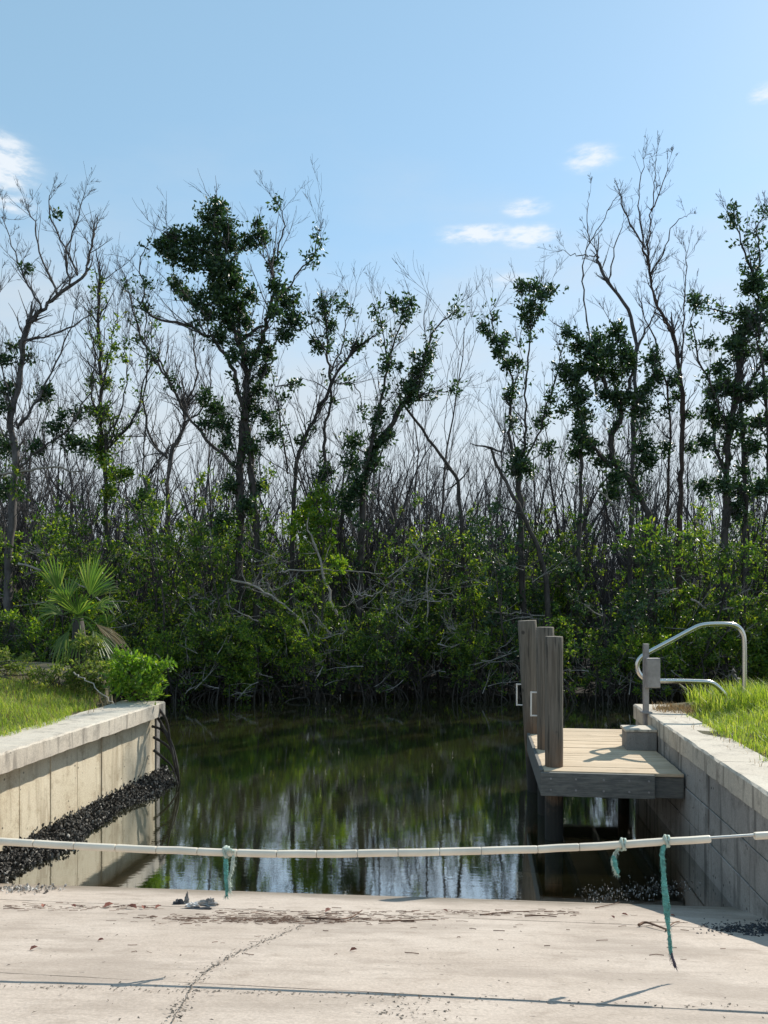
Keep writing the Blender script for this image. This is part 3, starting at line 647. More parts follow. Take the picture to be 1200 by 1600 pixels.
hero('mangrove_tree', 'tall forked mangrove with dense dark green leaf clumps high in its crown', 25.2, [
    (.20, .13, [(374, 1050), (376, 900), (374, 780), (378, 700), (383, 640), (387, 608), (384, 560), (374, 533)], .2),
    (.18, .12, [(402, 1050), (404, 920), (400, 820), (394, 740), (387, 680), (384, 655)], .1),
    (.11, .03, [(384, 560), (373, 533), (358, 495), (349, 460), (345, 420), (337, 375), (340, 318)], .5),
    (.11, .05, [(385, 655), (371, 608), (360, 568), (337, 530), (315, 521)], -.6),
    (.06, .015, [(315, 521), (295, 507), (245, 500), (223, 480), (227, 445), (215, 415), (230, 380)], -1.0),
    (.10, .05, [(386, 585), (408, 544), (415, 505), (430, 465), (425, 415)], -.8),
    (.045, .012, [(425, 415), (440, 375), (446, 340), (434, 318)], -.8),
    (.05, .012, [(430, 470), (450, 455), (462, 430), (492, 400), (500, 358)], -.4),
    (.07, .05, [(374, 535), (395, 516), (417, 506)], .3),
    (.08, .02, [(365, 728), (328, 693), (304, 664), (280, 629), (250, 570), (222, 535), (206, 480), (195, 430)], .9),
    (.05, .02, [(345, 470), (318, 480), (290, 462), (262, 440)], .3), (.05, .02, [(340, 400), (300, 385), (255, 365)], -.5), (.045, .02, [(345, 420), (380, 385), (408, 368)], .5),
    (.05, .02, [(385, 640), (410, 590), (420, 550), (445, 510)], .7)],
    [(340, 325, 16), (325, 345, 19), (350, 355, 18), (300, 375, 22), (270, 370, 15), (256, 388, 15), (330, 385, 26), (360, 380, 17), (390, 380, 15), (408, 370, 12), (402, 350, 7), (270, 402, 13), (300, 410, 17), (335, 418, 23),
     (355, 425, 20), (335, 450, 18), (365, 445, 18), (392, 463, 12), (345, 472, 18), (370, 480, 18), (275, 445, 10), (290, 460, 12), (310, 475, 15), (325, 495, 13), (355, 505, 18), (385, 503, 11), (430, 450, 12), (450, 470, 19), (456, 503, 18),
     (445, 525, 15), (428, 490, 12), (425, 415, 9), (420, 550, 13), (411, 580, 13), (406, 610, 11), (398, 640, 12), (395, 560, 9), (335, 640, 18), (320, 620, 10), (346, 665, 16), (356, 690, 11), (322, 662, 9), (415, 655, 12), (425, 682, 12), (345, 530, 12), (365, 555, 10),
     (395, 700, 14), (360, 760, 14), (385, 790, 14), (350, 820, 18), (410, 760, 10)], seed=11, leafy=.35, twig=1.1, dens=1.35)
hero('mangrove_tree', 'big bare-topped mangrove with curving grey trunk leaning over the palm side', 24.6, [
    (.17, .10, [(14, 1040), (13, 874), (21, 782), (26, 716), (13, 658), (29, 606), (37, 527), (47, 501)], .2),
    (.09, .03, [(47, 501), (66, 485), (90, 460), (135, 430), (136, 405), (150, 358)], .6),
    (.05, .012, [(90, 460), (62, 400), (55, 350), (40, 320)], -.5), (.05, .012, [(66, 485), (40, 440), (20, 390), (5, 340)], .5), (.05, .012, [(110, 445), (100, 390), (120, 350), (132, 305)], .2),
    (.05, .012, [(37, 532), (89, 522), (131, 501), (145, 480)], .5), (.06, .012, [(29, 669), (50, 640), (76, 593), (107, 527), (118, 480)], .8), (.06, .015, [(30, 735), (60, 700), (100, 680), (126, 637), (147, 603)], -.8),
    (.05, .012, [(20, 640), (5, 590), (-10, 520), (0, 450)], -.3), (.045, .01, [(120, 430), (100, 380), (75, 340), (80, 300)], -.6)],
    [(90, 335, 4), (42, 420, 7), (10, 610, 14), (8, 560, 12), (-5, 640, 16), (65, 620, 12), (75, 615, 12), (100, 655, 10), (8, 700, 18), (60, 700, 12), (110, 690, 14), (130, 700, 14), (85, 670, 12), (120, 650, 10), (10, 760, 22), (-5, 690, 16), (20, 540, 9), (48, 560, 7)],
    bark='bark_grey', seed=12, twig=2.5, leafy=0., twl=.8)
hero('mangrove_tree', 'slender upright mangrove with sparse leaf tufts behind the fan palm', 26.0, [
    (.11, .05, [(168, 1000), (168, 821), (160, 716), (157, 637), (157, 559), (155, 480), (157, 440)], .3),
    (.06, .015, [(165, 705), (190, 680), (220, 635), (222, 600), (240, 560), (235, 500)], .7), (.05, .012, [(160, 660), (140, 620), (150, 560), (138, 510)], -.6), (.04, .01, [(158, 600), (172, 560), (180, 510), (186, 470)], .4), (.05, .012, [(160, 716), (185, 660), (200, 590), (196, 540)], -.3)],
    [(165, 600, 8), (180, 545, 6), (190, 560, 5), (145, 595, 7), (160, 690, 12), (150, 700, 12), (175, 740, 12), (190, 745, 10), (160, 720, 12), (165, 640, 8), (170, 655, 8), (140, 640, 7), (150, 640, 7), (200, 740, 8), (170, 770, 12)], seed=13, twig=1.9, leafy=.4, leafm='leaf')
hero('mangrove_tree', 'twisted leafless mangrove with crossing curved branches beside the forked leafy tree', 26.8, [
    (.12, .07, [(262, 1000), (262, 821), (262, 716), (286, 674), (289, 637)], .2), (.06, .012, [(289, 637), (262, 590), (244, 553), (225, 540), (210, 500), (205, 460)], .8), (.06, .012, [(262, 716), (235, 690), (222, 630), (232, 580), (225, 520), (230, 470)], -.7),
    (.06, .012, [(225, 770), (230, 740), (265, 700), (286, 674)], .4), (.05, .012, [(289, 637), (310, 590), (300, 540), (315, 480)], .5), (.05, .01, [(287, 660), (320, 640), (330, 600), (325, 560)], -.5), (.05, .012, [(225, 830), (224, 720), (230, 660), (215, 600)], .6)],
    [(225, 775, 12), (240, 790, 12), (210, 790, 12)], bark='bark_grey', seed=14, twig=2.2)
hero('mangrove_tree', 'slim two-stemmed mangrove with feathery thin crown of small leaves', 26.2, [
    (.11, .05, [(455, 1000), (458, 850), (461, 731), (483, 667), (501, 640), (520, 595), (541, 563), (563, 540)], .4), (.09, .03, [(507, 900), (508, 800), (507, 720), (507, 667), (520, 619), (515, 587), (509, 547), (512, 520), (507, 480)], .5),
    (.04, .01, [(515, 587), (535, 545), (540, 505), (550, 480)], -.3), (.04, .01, [(509, 547), (490, 520), (485, 490)], .3), (.035, .01, [(520, 600), (560, 600), (565, 640)], .3), (.05, .012, [(450, 740), (442, 680), (432, 620), (425, 580)], .4)],
    [(510, 490, 9), (520, 505, 7), (490, 535, 8), (500, 545, 7), (515, 515, 7), (505, 475, 7), (530, 480, 6), (558, 546, 6), (455, 600, 8), (465, 598, 5), (445, 620, 5), (500, 470, 6), (525, 465, 5), (470, 690, 8), (510, 735, 12), (500, 750, 12), (480, 800, 14), (490, 780, 14)], seed=15, twig=1.5, leafy=.35)
hero('mangrove_tree', 'leaning mangrove with one dense leaf clump halfway up and a bare tip', 25.6, [
    (.16, .10, [(560, 1000), (564, 827), (571, 733), (600, 680), (632, 629)], .2), (.08, .02, [(632, 629), (659, 581), (667, 541), (680, 512), (712, 485)], .4), (.08, .02, [(571, 733), (576, 707), (595, 629), (605, 568), (621, 520), (640, 488)], -.7),
    (.04, .01, [(605, 568), (598, 520), (590, 480)], -.6), (.04, .01, [(632, 629), (665, 615), (713, 608)], .5), (.045, .01, [(585, 715), (556, 700), (530, 690)], .5), (.05, .012, [(571, 760), (590, 720), (604, 690)], -.3)],
    [(637, 605, 15), (650, 590, 15), (661, 574, 14), (668, 556, 10), (645, 557, 6), (645, 612, 9), (620, 478, 9), (640, 475, 9), (630, 487, 7), (612, 468, 6), (595, 645, 10), (585, 660, 10), (605, 680, 10), (590, 690, 12), (555, 690, 14), (548, 725, 16), (550, 770, 20), (545, 790, 18), (560, 760, 18), (625, 575, 6)], seed=16, twig=1.1, leafy=.7)
hero('mangrove_tree', 'two thin straight stems each topped by a tuft of dark leaves', 25.0, [
    (.15, .10, [(820, 1000), (815, 880), (813, 787), (812, 735)], .1), (.07, .02, [(812, 735), (796, 693), (797, 653), (803, 603), (797, 581), (781, 555), (768, 515), (768, 485)], .5), (.07, .02, [(812, 735), (820, 707), (823, 667), (821, 613), (827, 547), (829, 515), (835, 470)], -.4),
    (.06, .015, [(815, 730), (838, 690), (850, 640), (870, 590), (880, 540)], .6), (.03, .01, [(829, 515), (818, 480), (812, 450)], .2), (.03, .01, [(829, 515), (848, 480), (860, 450)], -.2)],
    [(790, 570, 9), (800, 565, 8), (810, 572, 8), (780, 552, 10), (770, 532, 9), (755, 512, 8), (775, 495, 6), (790, 525, 7), (762, 520, 7), (785, 540, 7), (795, 615, 9), (793, 625, 7), (803, 660, 7), (815, 450, 12), (835, 452, 14), (850, 460, 11), (830, 478, 14), (845, 487, 9), (820, 495, 9), (860, 452, 6), (828, 503, 7), (845, 660, 10), (852, 645, 9), (858, 700, 12), (812, 715, 14), (806, 730, 14), (825, 735, 12), (860, 620, 8)], seed=17, twig=.8, leafy=.25)
hero('mangrove_tree', 'crooked mangrove with broad bushy crown full of leaves beside the tallest bare tree', 25.0, [
    (.17, .10, [(1018, 1000), (1014, 860), (1013, 792), (982, 752), (956, 715), (953, 684), (970, 653), (968, 639)], .2), (.09, .03, [(968, 639), (945, 600), (925, 560), (905, 535), (885, 518)], .5), (.09, .03, [(968, 639), (985, 600), (990, 560), (965, 520)], -.5),
    (.08, .03, [(955, 730), (925, 700), (908, 660), (900, 600), (885, 575)], -.8), (.06, .02, [(985, 640), (1010, 610), (1025, 575), (1020, 550)], .7), (.10, .05, [(905, 900), (905, 800), (910, 740), (908, 660)], .3), (.05, .02, [(990, 755), (1005, 700), (1000, 650)], -.4)],
    [(885, 520, 9), (905, 540, 13), (935, 530, 12), (960, 525, 11), (966, 512, 7), (925, 552, 15), (950, 552, 18), (975, 555, 14), (880, 580, 12), (895, 592, 15), (910, 575, 15), (935, 580, 17), (962, 585, 17), (985, 567, 12), (1020, 560, 11), (1025, 590, 15), (1010, 610, 12), (905, 622, 16), (910, 650, 16), (905, 680, 17), (920, 695, 14), (945, 620, 12), (962, 620, 13), (1000, 640, 18), (985, 620, 11), (962, 745, 14), (955, 770, 14), (1005, 700, 14), (1015, 720, 14), (940, 720, 12), (880, 640, 8), (900, 710, 12)], seed=18, twig=.6, leafy=.6, dens=1.3)
hero('mangrove_tree', 'tallest bare tree with reddish trunk and whip-like leafless twigs', 26.4, [
    (.14, .08, [(1058, 1000), (1060, 900), (1063, 800), (1065, 720), (1067, 645), (1060, 570), (1052, 520)], .2), (.075, .02, [(1052, 520), (1025, 475), (1015, 430), (1010, 395), (995, 365), (970, 325), (966, 295)], .4), (.04, .008, [(1012, 415), (1014, 360), (1020, 320), (1022, 280), (1026, 240)], -.3),
    (.04, .008, [(1008, 390), (998, 340), (998, 290), (1008, 245)], .3), (.04, .008, [(1015, 430), (1040, 390), (1050, 350), (1075, 335)], .4), (.05, .012, [(1062, 590), (1070, 520), (1068, 460), (1075, 390)], .5), (.035, .008, [(1018, 330), (1035, 290), (1045, 255)], .2), (.05, .01, [(1052, 520), (1035, 500), (1020, 480)], -.8), (.08, .02, [(1035, 900), (1045, 760), (1050, 640), (1025, 540), (1000, 470)], -.6)],
    [(1050, 600, 9), (1058, 620, 9), (1045, 640, 9), (1055, 590, 7), (1040, 700, 12), (1075, 650, 7), (1080, 700, 9)], bark='bark_red', seed=19, twig=1.7, twl=.75)
hero('mangrove_tree', 'bare forked tree with crooked elbow rising above the bushy crown', 27.2, [
    (.12, .06, [(985, 1000), (985, 850), (990, 700), (993, 600), (995, 530), (980, 475), (945, 435), (932, 400)], .2), (.05, .012, [(932, 620), (925, 560), (920, 525), (911, 460), (910, 405), (920, 385), (932, 362), (960, 312)], -.4), (.03, .008, [(918, 400), (900, 398), (878, 392)], .2), (.03, .008, [(922, 380), (915, 340), (920, 310)], .2), (.04, .01, [(952, 440), (962, 380), (975, 345)], .3), (.06, .02, [(990, 560), (1005, 520), (1025, 485)], -.4), (.03, .008, [(932, 400), (922, 400), (911, 403)], -.2)],
    [], seed=20, twig=.9, twl=.8, bark='bark_grey')
hero('mangrove_tree', 'leafy mangrove with climbing dark foliage and wispy bare top beyond the handrail', 24.2, [
    (.17, .10, [(1132, 1000), (1132, 891), (1135, 735), (1138, 680), (1150, 620), (1156, 560), (1157, 537)], .2), (.08, .03, [(1157, 537), (1172, 508), (1186, 480), (1180, 440), (1175, 420)], .4), (.05, .01, [(1178, 430), (1160, 390), (1155, 360), (1140, 335)], -.3), (.05, .01, [(1180, 440), (1190, 400), (1180, 360), (1195, 330)], .3), (.07, .02, [(1160, 610), (1185, 580), (1205, 540), (1230, 500)], .6),
    (.06, .015, [(1138, 680), (1120, 620), (1095, 570), (1080, 520), (1085, 470)], -.6), (.05, .01, [(1160, 500), (1130, 485), (1085, 478)], .4), (.12, .06, [(1160, 1000), (1164, 880), (1165, 740), (1160, 678), (1156, 600)], .3), (.07, .02, [(1132, 740), (1115, 690), (1112, 640), (1125, 580)], .3), (.10, .03, [(1215, 1000), (1210, 860), (1200, 700), (1195, 600), (1185, 520)], -.4)],
    [(1170, 450, 12), (1185, 445, 12), (1196, 470, 14), (1160, 492, 11), (1172, 503, 13), (1160, 520, 13), (1150, 540, 12), (1160, 557, 12), (1125, 577, 14), (1132, 600, 14), (1114, 612, 12), (1145, 612, 14), (1170, 622, 14), (1190, 612, 12), (1108, 645, 12), (1120, 660, 12), (1150, 660, 14), (1185, 660, 14), (1100, 690, 12), (1180, 700, 16), (1130, 760, 16), (1100, 760, 14), (1160, 770, 18), (1190, 760, 18), (1140, 540, 9), (1150, 800, 18), (1110, 540, 7), (1195, 500, 11), (1205, 560, 12)], seed=21, twig=1.7, leafy=.6, dens=1.4, twl=.8)

hero('mangrove_tree', 'young mangrove covered in light green sunlit leaves below the feathery two-stemmed tree', 24.3, [
    (.06, .02, [(500, 1000), (505, 920), (500, 850), (495, 790), (500, 750)], .2), (.04, .015, [(502, 880), (480, 830), (470, 790)], .3), (.04, .015, [(503, 870), (520, 820), (515, 780)], -.3)],
    [(500, 770, 14), (485, 790, 15), (510, 785, 13), (470, 810, 13), (498, 812, 14), (515, 815, 11), (485, 835, 13), (460, 830, 10), (515, 845, 12), (500, 865, 14), (530, 880, 14), (475, 860, 10)], seed=24, twig=.3, leafm='leaf_light')
# fallen / leaning bleached wood in the thicket
def branch(label, pts, d, r0, mat='bleached', doff=.6, seed=0, name='fallen_branch', twigs=5, group=None):
    r = np.random.default_rng(seed); P = smooth_path([px(x, y, d + doff * i / max(1, len(pts) - 1)) for i, (x, y) in enumerate(pts)], 2); P[1:-1] += r.normal(0, .02, P[1:-1].shape)
    e = empty(name, tuple(P[0]), label, 'tree' if 'tree' in name else 'branch', group); m = MB(); m.tube(P, np.linspace(r0, r0 * .35, len(P)), 7); child('stem', m, M[mat], e, True); m = MB()
    for _ in range(twigs): i = r.integers(2, len(P) - 1); twig_tree(r, m, P[i], r.normal(0, 1, 3) + [0, 0, .4], r.uniform(.3, .9), r0 * .4, 1, .2, .02, (2,))
    if m.n: child('twigs', m, M[mat], e, kind='stuff')
branch('leaning dead trunk crossing diagonally behind the clump-topped leaning mangrove', [(722, 1010), (724, 880), (720, 765), (704, 731), (677, 696), (629, 629), (621, 614)], 26.0, .085, 'bark', .3, 1, 'leaning_tree', 8)
branch('long dark crooked trunk bowing down towards the pilings', [(858, 1040), (856, 930), (850, 880), (825, 820), (800, 770), (776, 728), (768, 700)], 24.3, .10, 'bark', -.3, 2, 'leaning_tree', 8)
branch('pale snapped branch standing below the bright green shrub', [(525, 960), (505, 900), (496, 860), (480, 822), (484, 800)], 23.9, .05, 'bleached', .3, 3)
branch('short sunlit splinter against the forked tree trunk', [(396, 838), (388, 812), (378, 790)], 24.8, .035, 'bleached', .1, 4, twigs=0)
branch('pale horizontal dead limb beside the big curving grey trunk', [(-20, 742), (20, 738), (50, 733), (95, 728), (120, 740)], 24.5, .06, 'bleached', .4, 5)
branch('thin white stick lying across the low mangrove leaves', [(440, 892), (500, 890), (560, 893), (600, 898)], 23.9, .028, 'bleached', .3, 6, twigs=2)
branch('bare pale branches fanning out low over the water beneath the forked tree', [(360, 905), (400, 915), (440, 940), (475, 970), (490, 1010)], 23.7, .04, 'bleached', -.4, 7, twigs=14)
branch('grey dead branch arching over the fan palm', [(30, 880), (60, 890), (110, 905), (150, 930), (180, 960)], 23.9, .04, 'bleached', -.6, 8, twigs=6)
branch('pale branch lying flat among leaves beside the deck pilings', [(760, 955), (790, 960), (815, 958)], 23.8, .03, 'bleached', .2, 9, twigs=4)
branch('light grey limb poking out above the handrail', [(1080, 935), (1110, 955), (1150, 950), (1190, 930)], 23.6, .035, 'bleached', .3, 10, twigs=6)
branch('straight pale dead stem in front of the shadowed pillar of leaves', [(668, 1000), (668, 950), (669, 900), (671, 860)], 24.0, .03, 'bleached', .1, 11, twigs=3)
branch('fallen pale limb low in the leaves before the tallest bare tree', [(930, 760), (960, 790), (990, 805), (1000, 815)], 24.4, .03, 'bleached', .1, 12, twigs=4)

rb = np.random.default_rng(77)
for k in range(30):
    x = rb.uniform(250, 1190) if k % 3 else rb.uniform(200, 700); y = rb.uniform(870, 1030); an = rb.uniform(-.9, .9) * (1 if rb.random() < .5 else -1); l_ = rb.uniform(30, 75)
    x1, y1 = x + l_ * math.cos(an) * (1 if rb.random() < .5 else -1), y - l_ * math.sin(abs(an)); d_ = 23.5 + (1030 - y) * .004
    if x < 300 and y > 1000: continue
    branch('tangled bare pale twig branch caught in the mangroves along the far bank', [(x, y), ((x + x1) / 2 + rb.normal(0, 7), (y + y1) / 2 + rb.normal(0, 7)), (x1, y1)], d_, rb.uniform(.014, .026), 'greytwig', rb.uniform(-.5, .5), 100 + k, 'bare_branch', int(rb.integers(7, 15)), 'bare branches tangled in the mangroves')
# ------------------------------------------------------------------ mangrove shrubs along the far bank (a few kinds, many copies)
def shrub(r, h, rad, dens, leafm, label_only=False):
    e = empty('mangrove_shrub', (0, 0, 0)); st = MB(); ro = MB(); C = []; ps_ = MB(); tips = []
    for k in range(r.integers(6, 10)):
        an = r.uniform(0, 6.28); b = np.array([math.cos(an), math.sin(an), 0]) * r.uniform(.05, rad * .5); b[2] = r.uniform(.3, .8)
        n = 9; P = wander(r, b, unit(np.array([b[0] * .55, b[1] * .55, 1.0])), h * r.uniform(.55, 1.0), n, .15, .05)
        R = np.linspace(r.uniform(.025, .05), .01, n + 1); st.tube(P, R, 5, False)
        for i in range(1, n + 1):
            for _ in range(2):
                dd = r.normal(0, 1, 3); dd[2] = abs(dd[2]) * .5 - (.45 if i < 4 else 0); twig_tree(r, st, P[i], dd, r.uniform(.4, .95) * rad * .65, .012, 1, .18, .08, (2, 2), tips)
        for _ in range(r.integers(2, 5)):   # stilt roots arching into the mud
            q = P[r.integers(0, 3)]; o = r.normal(0, 1, 2); o = o / np.linalg.norm(o) * r.uniform(.5, 1.3); 
            A = [q, q + [o[0] * .35, o[1] * .35, .02], q * [1, 1, .8] + [o[0] * .75, o[1] * .75, 0], np.array([q[0] + o[0], q[1] + o[1], .0]), np.array([q[0] + o[0] * 1.06, q[1] + o[1] * 1.06, -.75])]
            ro.tube(smooth_path(A, 2), r.uniform(.014, .026), 5, False)
    for _ in range(r.integers(9, 15)):
        an = r.uniform(0, 6.28); p = np.array([math.cos(an) * rad * .7, math.sin(an) * rad * .7, r.uniform(.5, h * .7)]); twig_tree(r, ps_, p, r.normal(0, 1, 3) * [1, 1, .6] + [0, 0, .3], r.uniform(.7, 1.7), r.uniform(.009, .018), 1, .15, .02, (4, 3))
    tips = np.array(tips); r.shuffle(tips); tips = tips[:int(560 * dens)]
    tips = tips[(np.sin(tips[:, 0] * 3.1 + h) + np.cos(tips[:, 2] * 2.3 + rad * 5) + np.sin(tips[:, 1] * 2.7)) > -.9]
    C = np.vstack([tips, tips[r.random(len(tips)) < .5] + r.normal(0, .1, (1, 3))])
    for nm, mb, mt in (('stems', st, 'bark'), ('prop_roots', ro, 'root'), ('dead_twigs', ps_, 'greytwig')): obj(nm, mb.mesh(nm), M[mt], e, kind='stuff')
    V, T = rosettes(r, C, 8, .135, .35, .46); m = MB(); m.add(V, None, T); obj('foliage', m.mesh('foliage'), M[leafm], e, kind='stuff'); return e
r = np.random.default_rng(5)
SV = [shrub(r, h, rd, dn_, lm) for h, rd, dn_, lm in [(3.4, 1.5, 1.0, 'leaf'), (4.8, 1.4, .9, 'leaf_light'), (5.8, 1.5, .9, 'leaf'), (3.0, 1.7, 1.1, 'leaf'), (5.2, 1.3, .7, 'leaf_dark'), (6.8, 1.4, .85, 'leaf'), (4.4, 1.4, .6, 'leaf_dark'), (2.6, 1.5, .9, 'leaf_light')]]
LBL = ['rounded green mangrove shrub on arching stilt roots at the far water edge', 'upright light green mangrove shrub of middle height in the thicket', 'tall green mangrove shrub with many leafy stems in the thicket', 'wide low mangrove shrub spreading over the far waterline',
       'upright dark-leaved mangrove shrub in the thicket', 'tallest green mangrove shrub rising among the bare trees', 'sparse dark-leaved mangrove shrub showing its stems', 'smallest light green mangrove shrub at the far water edge']
used = set(); spots = []
for x in np.arange(-17.5, 18, 1.25): spots.append((x + r.normal(0, .3), -.05 + abs(r.normal(0, .4)), [0, 3, 0, 1, 7, 3][r.integers(0, 6)], .8))
for x in np.arange(-19, 19.5, 1.55): spots.append((x + r.normal(0, .4), 1.7 + r.normal(0, .5), [1, 2, 5, 6, 4, 0][r.integers(0, 6)], .95))
for x in np.arange(-21, 21.5, 1.9): spots.append((x + r.normal(0, .5), 4.4 + r.normal(0, .7), [2, 5, 1, 4, 5][r.integers(0, 5)], .92))
for x in np.arange(-25, 26, 2.3): spots.append((x + r.normal(0, .6), 8.0 + r.normal(0, 1.0), [2, 4, 5, 4][r.integers(0, 4)], .9))
for (x, dy, v, s) in spots:
    y = float(shore(np.array(x))) + dy; s *= r.uniform(.85, 1.15); loc = (x, y, FARG(x, y) - .02)
    low = v in (0, 3, 7); props = dict(label=LBL[v], cat='shrub', group='mangrove shrubs along the far bank' if low else 'taller mangrove shrubs in the thicket')
    if v not in used:
        used.add(v); o = SV[v]; o.location = loc; o.rotation_euler = (0, 0, r.uniform(0, 6.28)); o.scale = (s, s, s); setp(o, **props)
    else: copy_tree(SV[v], loc, r.uniform(0, 6.28), s, **props)
# ------------------------------------------------------------------ slender dead trees behind
def dead(r, h):
    m = MB(); ns = r.integers(1, 4)
    for _ in range(ns):
        d = unit(np.array([r.normal(0, .16), r.normal(0, .16), 1])); n = 12; P = wander(r, (r.normal(0, .15), r.normal(0, .15), -.2), d, h * r.uniform(.7, 1.0), n, .11, .03); R = np.linspace(r.uniform(.05, .10), .014, n + 1); m.tube(P, R, 5, False)
        for _ in range(r.integers(7, 11)):
            i = r.integers(4, n); t_ = unit(P[i + 1] - P[i]); e = unit(np.cross(t_, r.normal(0, 1, 3))); twig_tree(r, m, P[i], unit(t_ + e * .75 + [0, 0, .3]), h * r.uniform(.12, .34), R[i] * .55, 2, .12, .09, (3, 3), rmin=.0045)
    return m.mesh('dead_tree'), ns
DV = [dead(r, h) for h in (10.5, 11.5, 12, 9.5, 11, 10, 12.5, 9, 11.8, 10.2, 8.5, 11.2)]
for q, (me, _) in enumerate(DV): me.materials.append(M['twig'] if q % 3 else M['bark_grey'])
n = 0
for _ in range(250):
    y = 26.8 + 30 * r.random() ** 1.2; x = r.uniform(-1, 1) * (.52 * y + 1.5); v = r.integers(0, len(DV)); s = r.uniform(.68, 1.14) * (1 + .009 * (y - 27))
    o = obj('dead_tree', DV[v][0], None, label=['', 'single-stemmed', 'twin-stemmed', 'three-stemmed'][DV[v][1]] + ' leafless grey dead tree standing in the thicket beyond the water', cat='tree', group='leafless dead trees behind the mangroves')
    o.location = (x, y, FARG(x, y)); o.rotation_euler = (r.normal(0, .05), r.normal(0, .05), r.uniform(0, 6.28)); o.scale = (s, s, s * r.uniform(.9, 1.08))
m = MB()
for _ in range(6500):
    y = 34 + 46 * r.random(); x = r.uniform(-1, 1) * (.56 * y + 4); h = r.uniform(3.0, 6.6) + (y - 34) * .05; P = wander(r, (x, y, .2), (r.normal(0, .25), r.normal(0, .25), 1), h, 5, .13, .02); m.tube(P, np.linspace(.04, .012, 6), 3, False)
    for _ in range(2): i = r.integers(1, 5); m.tube(wander(r, P[i], (r.normal(0, .7), r.normal(0, .4), .8), h * .35, 3, .15, .05), np.linspace(.018, .007, 4), 3, False)
obj('distant_thicket', m.mesh('distant_thicket'), M['twig'], label='far mass of bare grey stems closing off the view', cat='thicket', kind='stuff')

# ------------------------------------------------------------------ bank plants
def blades(r, pts, hmin, hmax, w, lean=.5):
    m = MB(); k = len(pts); P = np.array(pts); h = r.uniform(hmin, hmax, k)[:, None]; an = r.uniform(0, 6.28, k); o = np.stack([np.cos(an), np.sin(an), 0 * an], -1); sd = np.stack([-np.sin(an), np.cos(an), 0 * an], -1)
    ln = (r.uniform(.1, 1, k) * lean)[:, None] * h; z = np.array([0, 0, 1.]); ww = w * r.uniform(.6, 1.3, k)[:, None]
    V = np.stack([P - sd * ww, P + sd * ww, P + o * ln * .35 + z * h * .6 - sd * ww * .7, P + o * ln * .35 + z * h * .6 + sd * ww * .7, P + o * ln + z * h * .95], 1).reshape(-1, 3)
    i = np.arange(k)[:, None] * 5; m.add(V, i + np.array([[0, 1, 3, 2]]), i + np.array([[2, 3, 4]])); return m
def scatter(r, n, a0, a1, b0, b1, zf, keep):
    out = []
    for _ in range(n):
        a, b = r.uniform(a0, a1), r.uniform(b0, b1)
        if keep(a, b): out.append(L(a, b, float(zf(np.array(a), np.array(b))) - .01))
    return out
def lk(a, b):
    e = -5.86 - .10 * math.sin(a * 3.1) - .08 * math.sin(a * 7.7) + (.16 if 8.6 < a < 10.2 else 0) - .5 * max(0, a - 11.0)
    return b < e and not (math.hypot(a - 11.4, (b + 8.6)) < .55)
g = scatter(r, 34000, 6.5, 12.6, -9.6, -5.7, left_z, lk); m = blades(r, g, .05, .16, .0045, 1.0)
obj('grass', m.mesh('grass'), M['grass'], label='bright green grass on the bank behind the pale sea wall', cat='grass', kind='stuff')
def rk(a, b): return b > 2.93 + .10 * math.sin(a * 2.9 + 1) + .07 * math.sin(a * 8.1) + (.55 * max(0, a - 11.4)) and r.random() < min(1, (b - 2.85) * 4 + .2) and not (b > 4.1 and abs(a - 10.9) < .35)
g = scatter(r, 38000, 5.5, 13.0, 2.75, 6.6, right_z, rk); m = blades(r, g, .05, .18, .0045, 1.0)
obj('grass', m.mesh('grass'), M['grass'], label='bright green grass on the bank behind the grey sea wall', cat='grass', kind='stuff')
g = scatter(r, 3500, 11.6, 13.0, 3.3, 6.5, right_z, lambda a, b: True); m = blades(r, g, .18, .42, .006, .9)
obj('grass', m.mesh('grass'), M['grass'], label='tall shaggy grass around the foot of the handrail', cat='grass', kind='stuff')
g = scatter(r, 1500, 11.5, 12.6, 2.62, 3.5, right_z, lambda a, b: (a - 12.1) ** 2 + (b - 3.0) ** 2 < .16) + scatter(r, 2600, 6, 12.8, 2.72, 5.5, right_z, lambda a, b: r.random() < .6); m = blades(r, g, .03, .13, .004, 1.4)
obj('dry_grass', m.mesh('dry_grass'), M['drygrass'], label='dry brown grass along the cap and bank of the grey sea wall', cat='grass', kind='stuff')
g = scatter(r, 5200, 6.8, 13, -8.6, -5.7, left_z, lambda a, b: b < -5.74 and r.random() < (.9 if a > 11.5 else .4)); m = blades(r, g, .05, .2, .004, 1.2)
obj('dry_grass', m.mesh('dry_grass'), M['drygrass'], label='dry yellowish grass stalks mixed into the bank of the pale sea wall', cat='grass', kind='stuff')

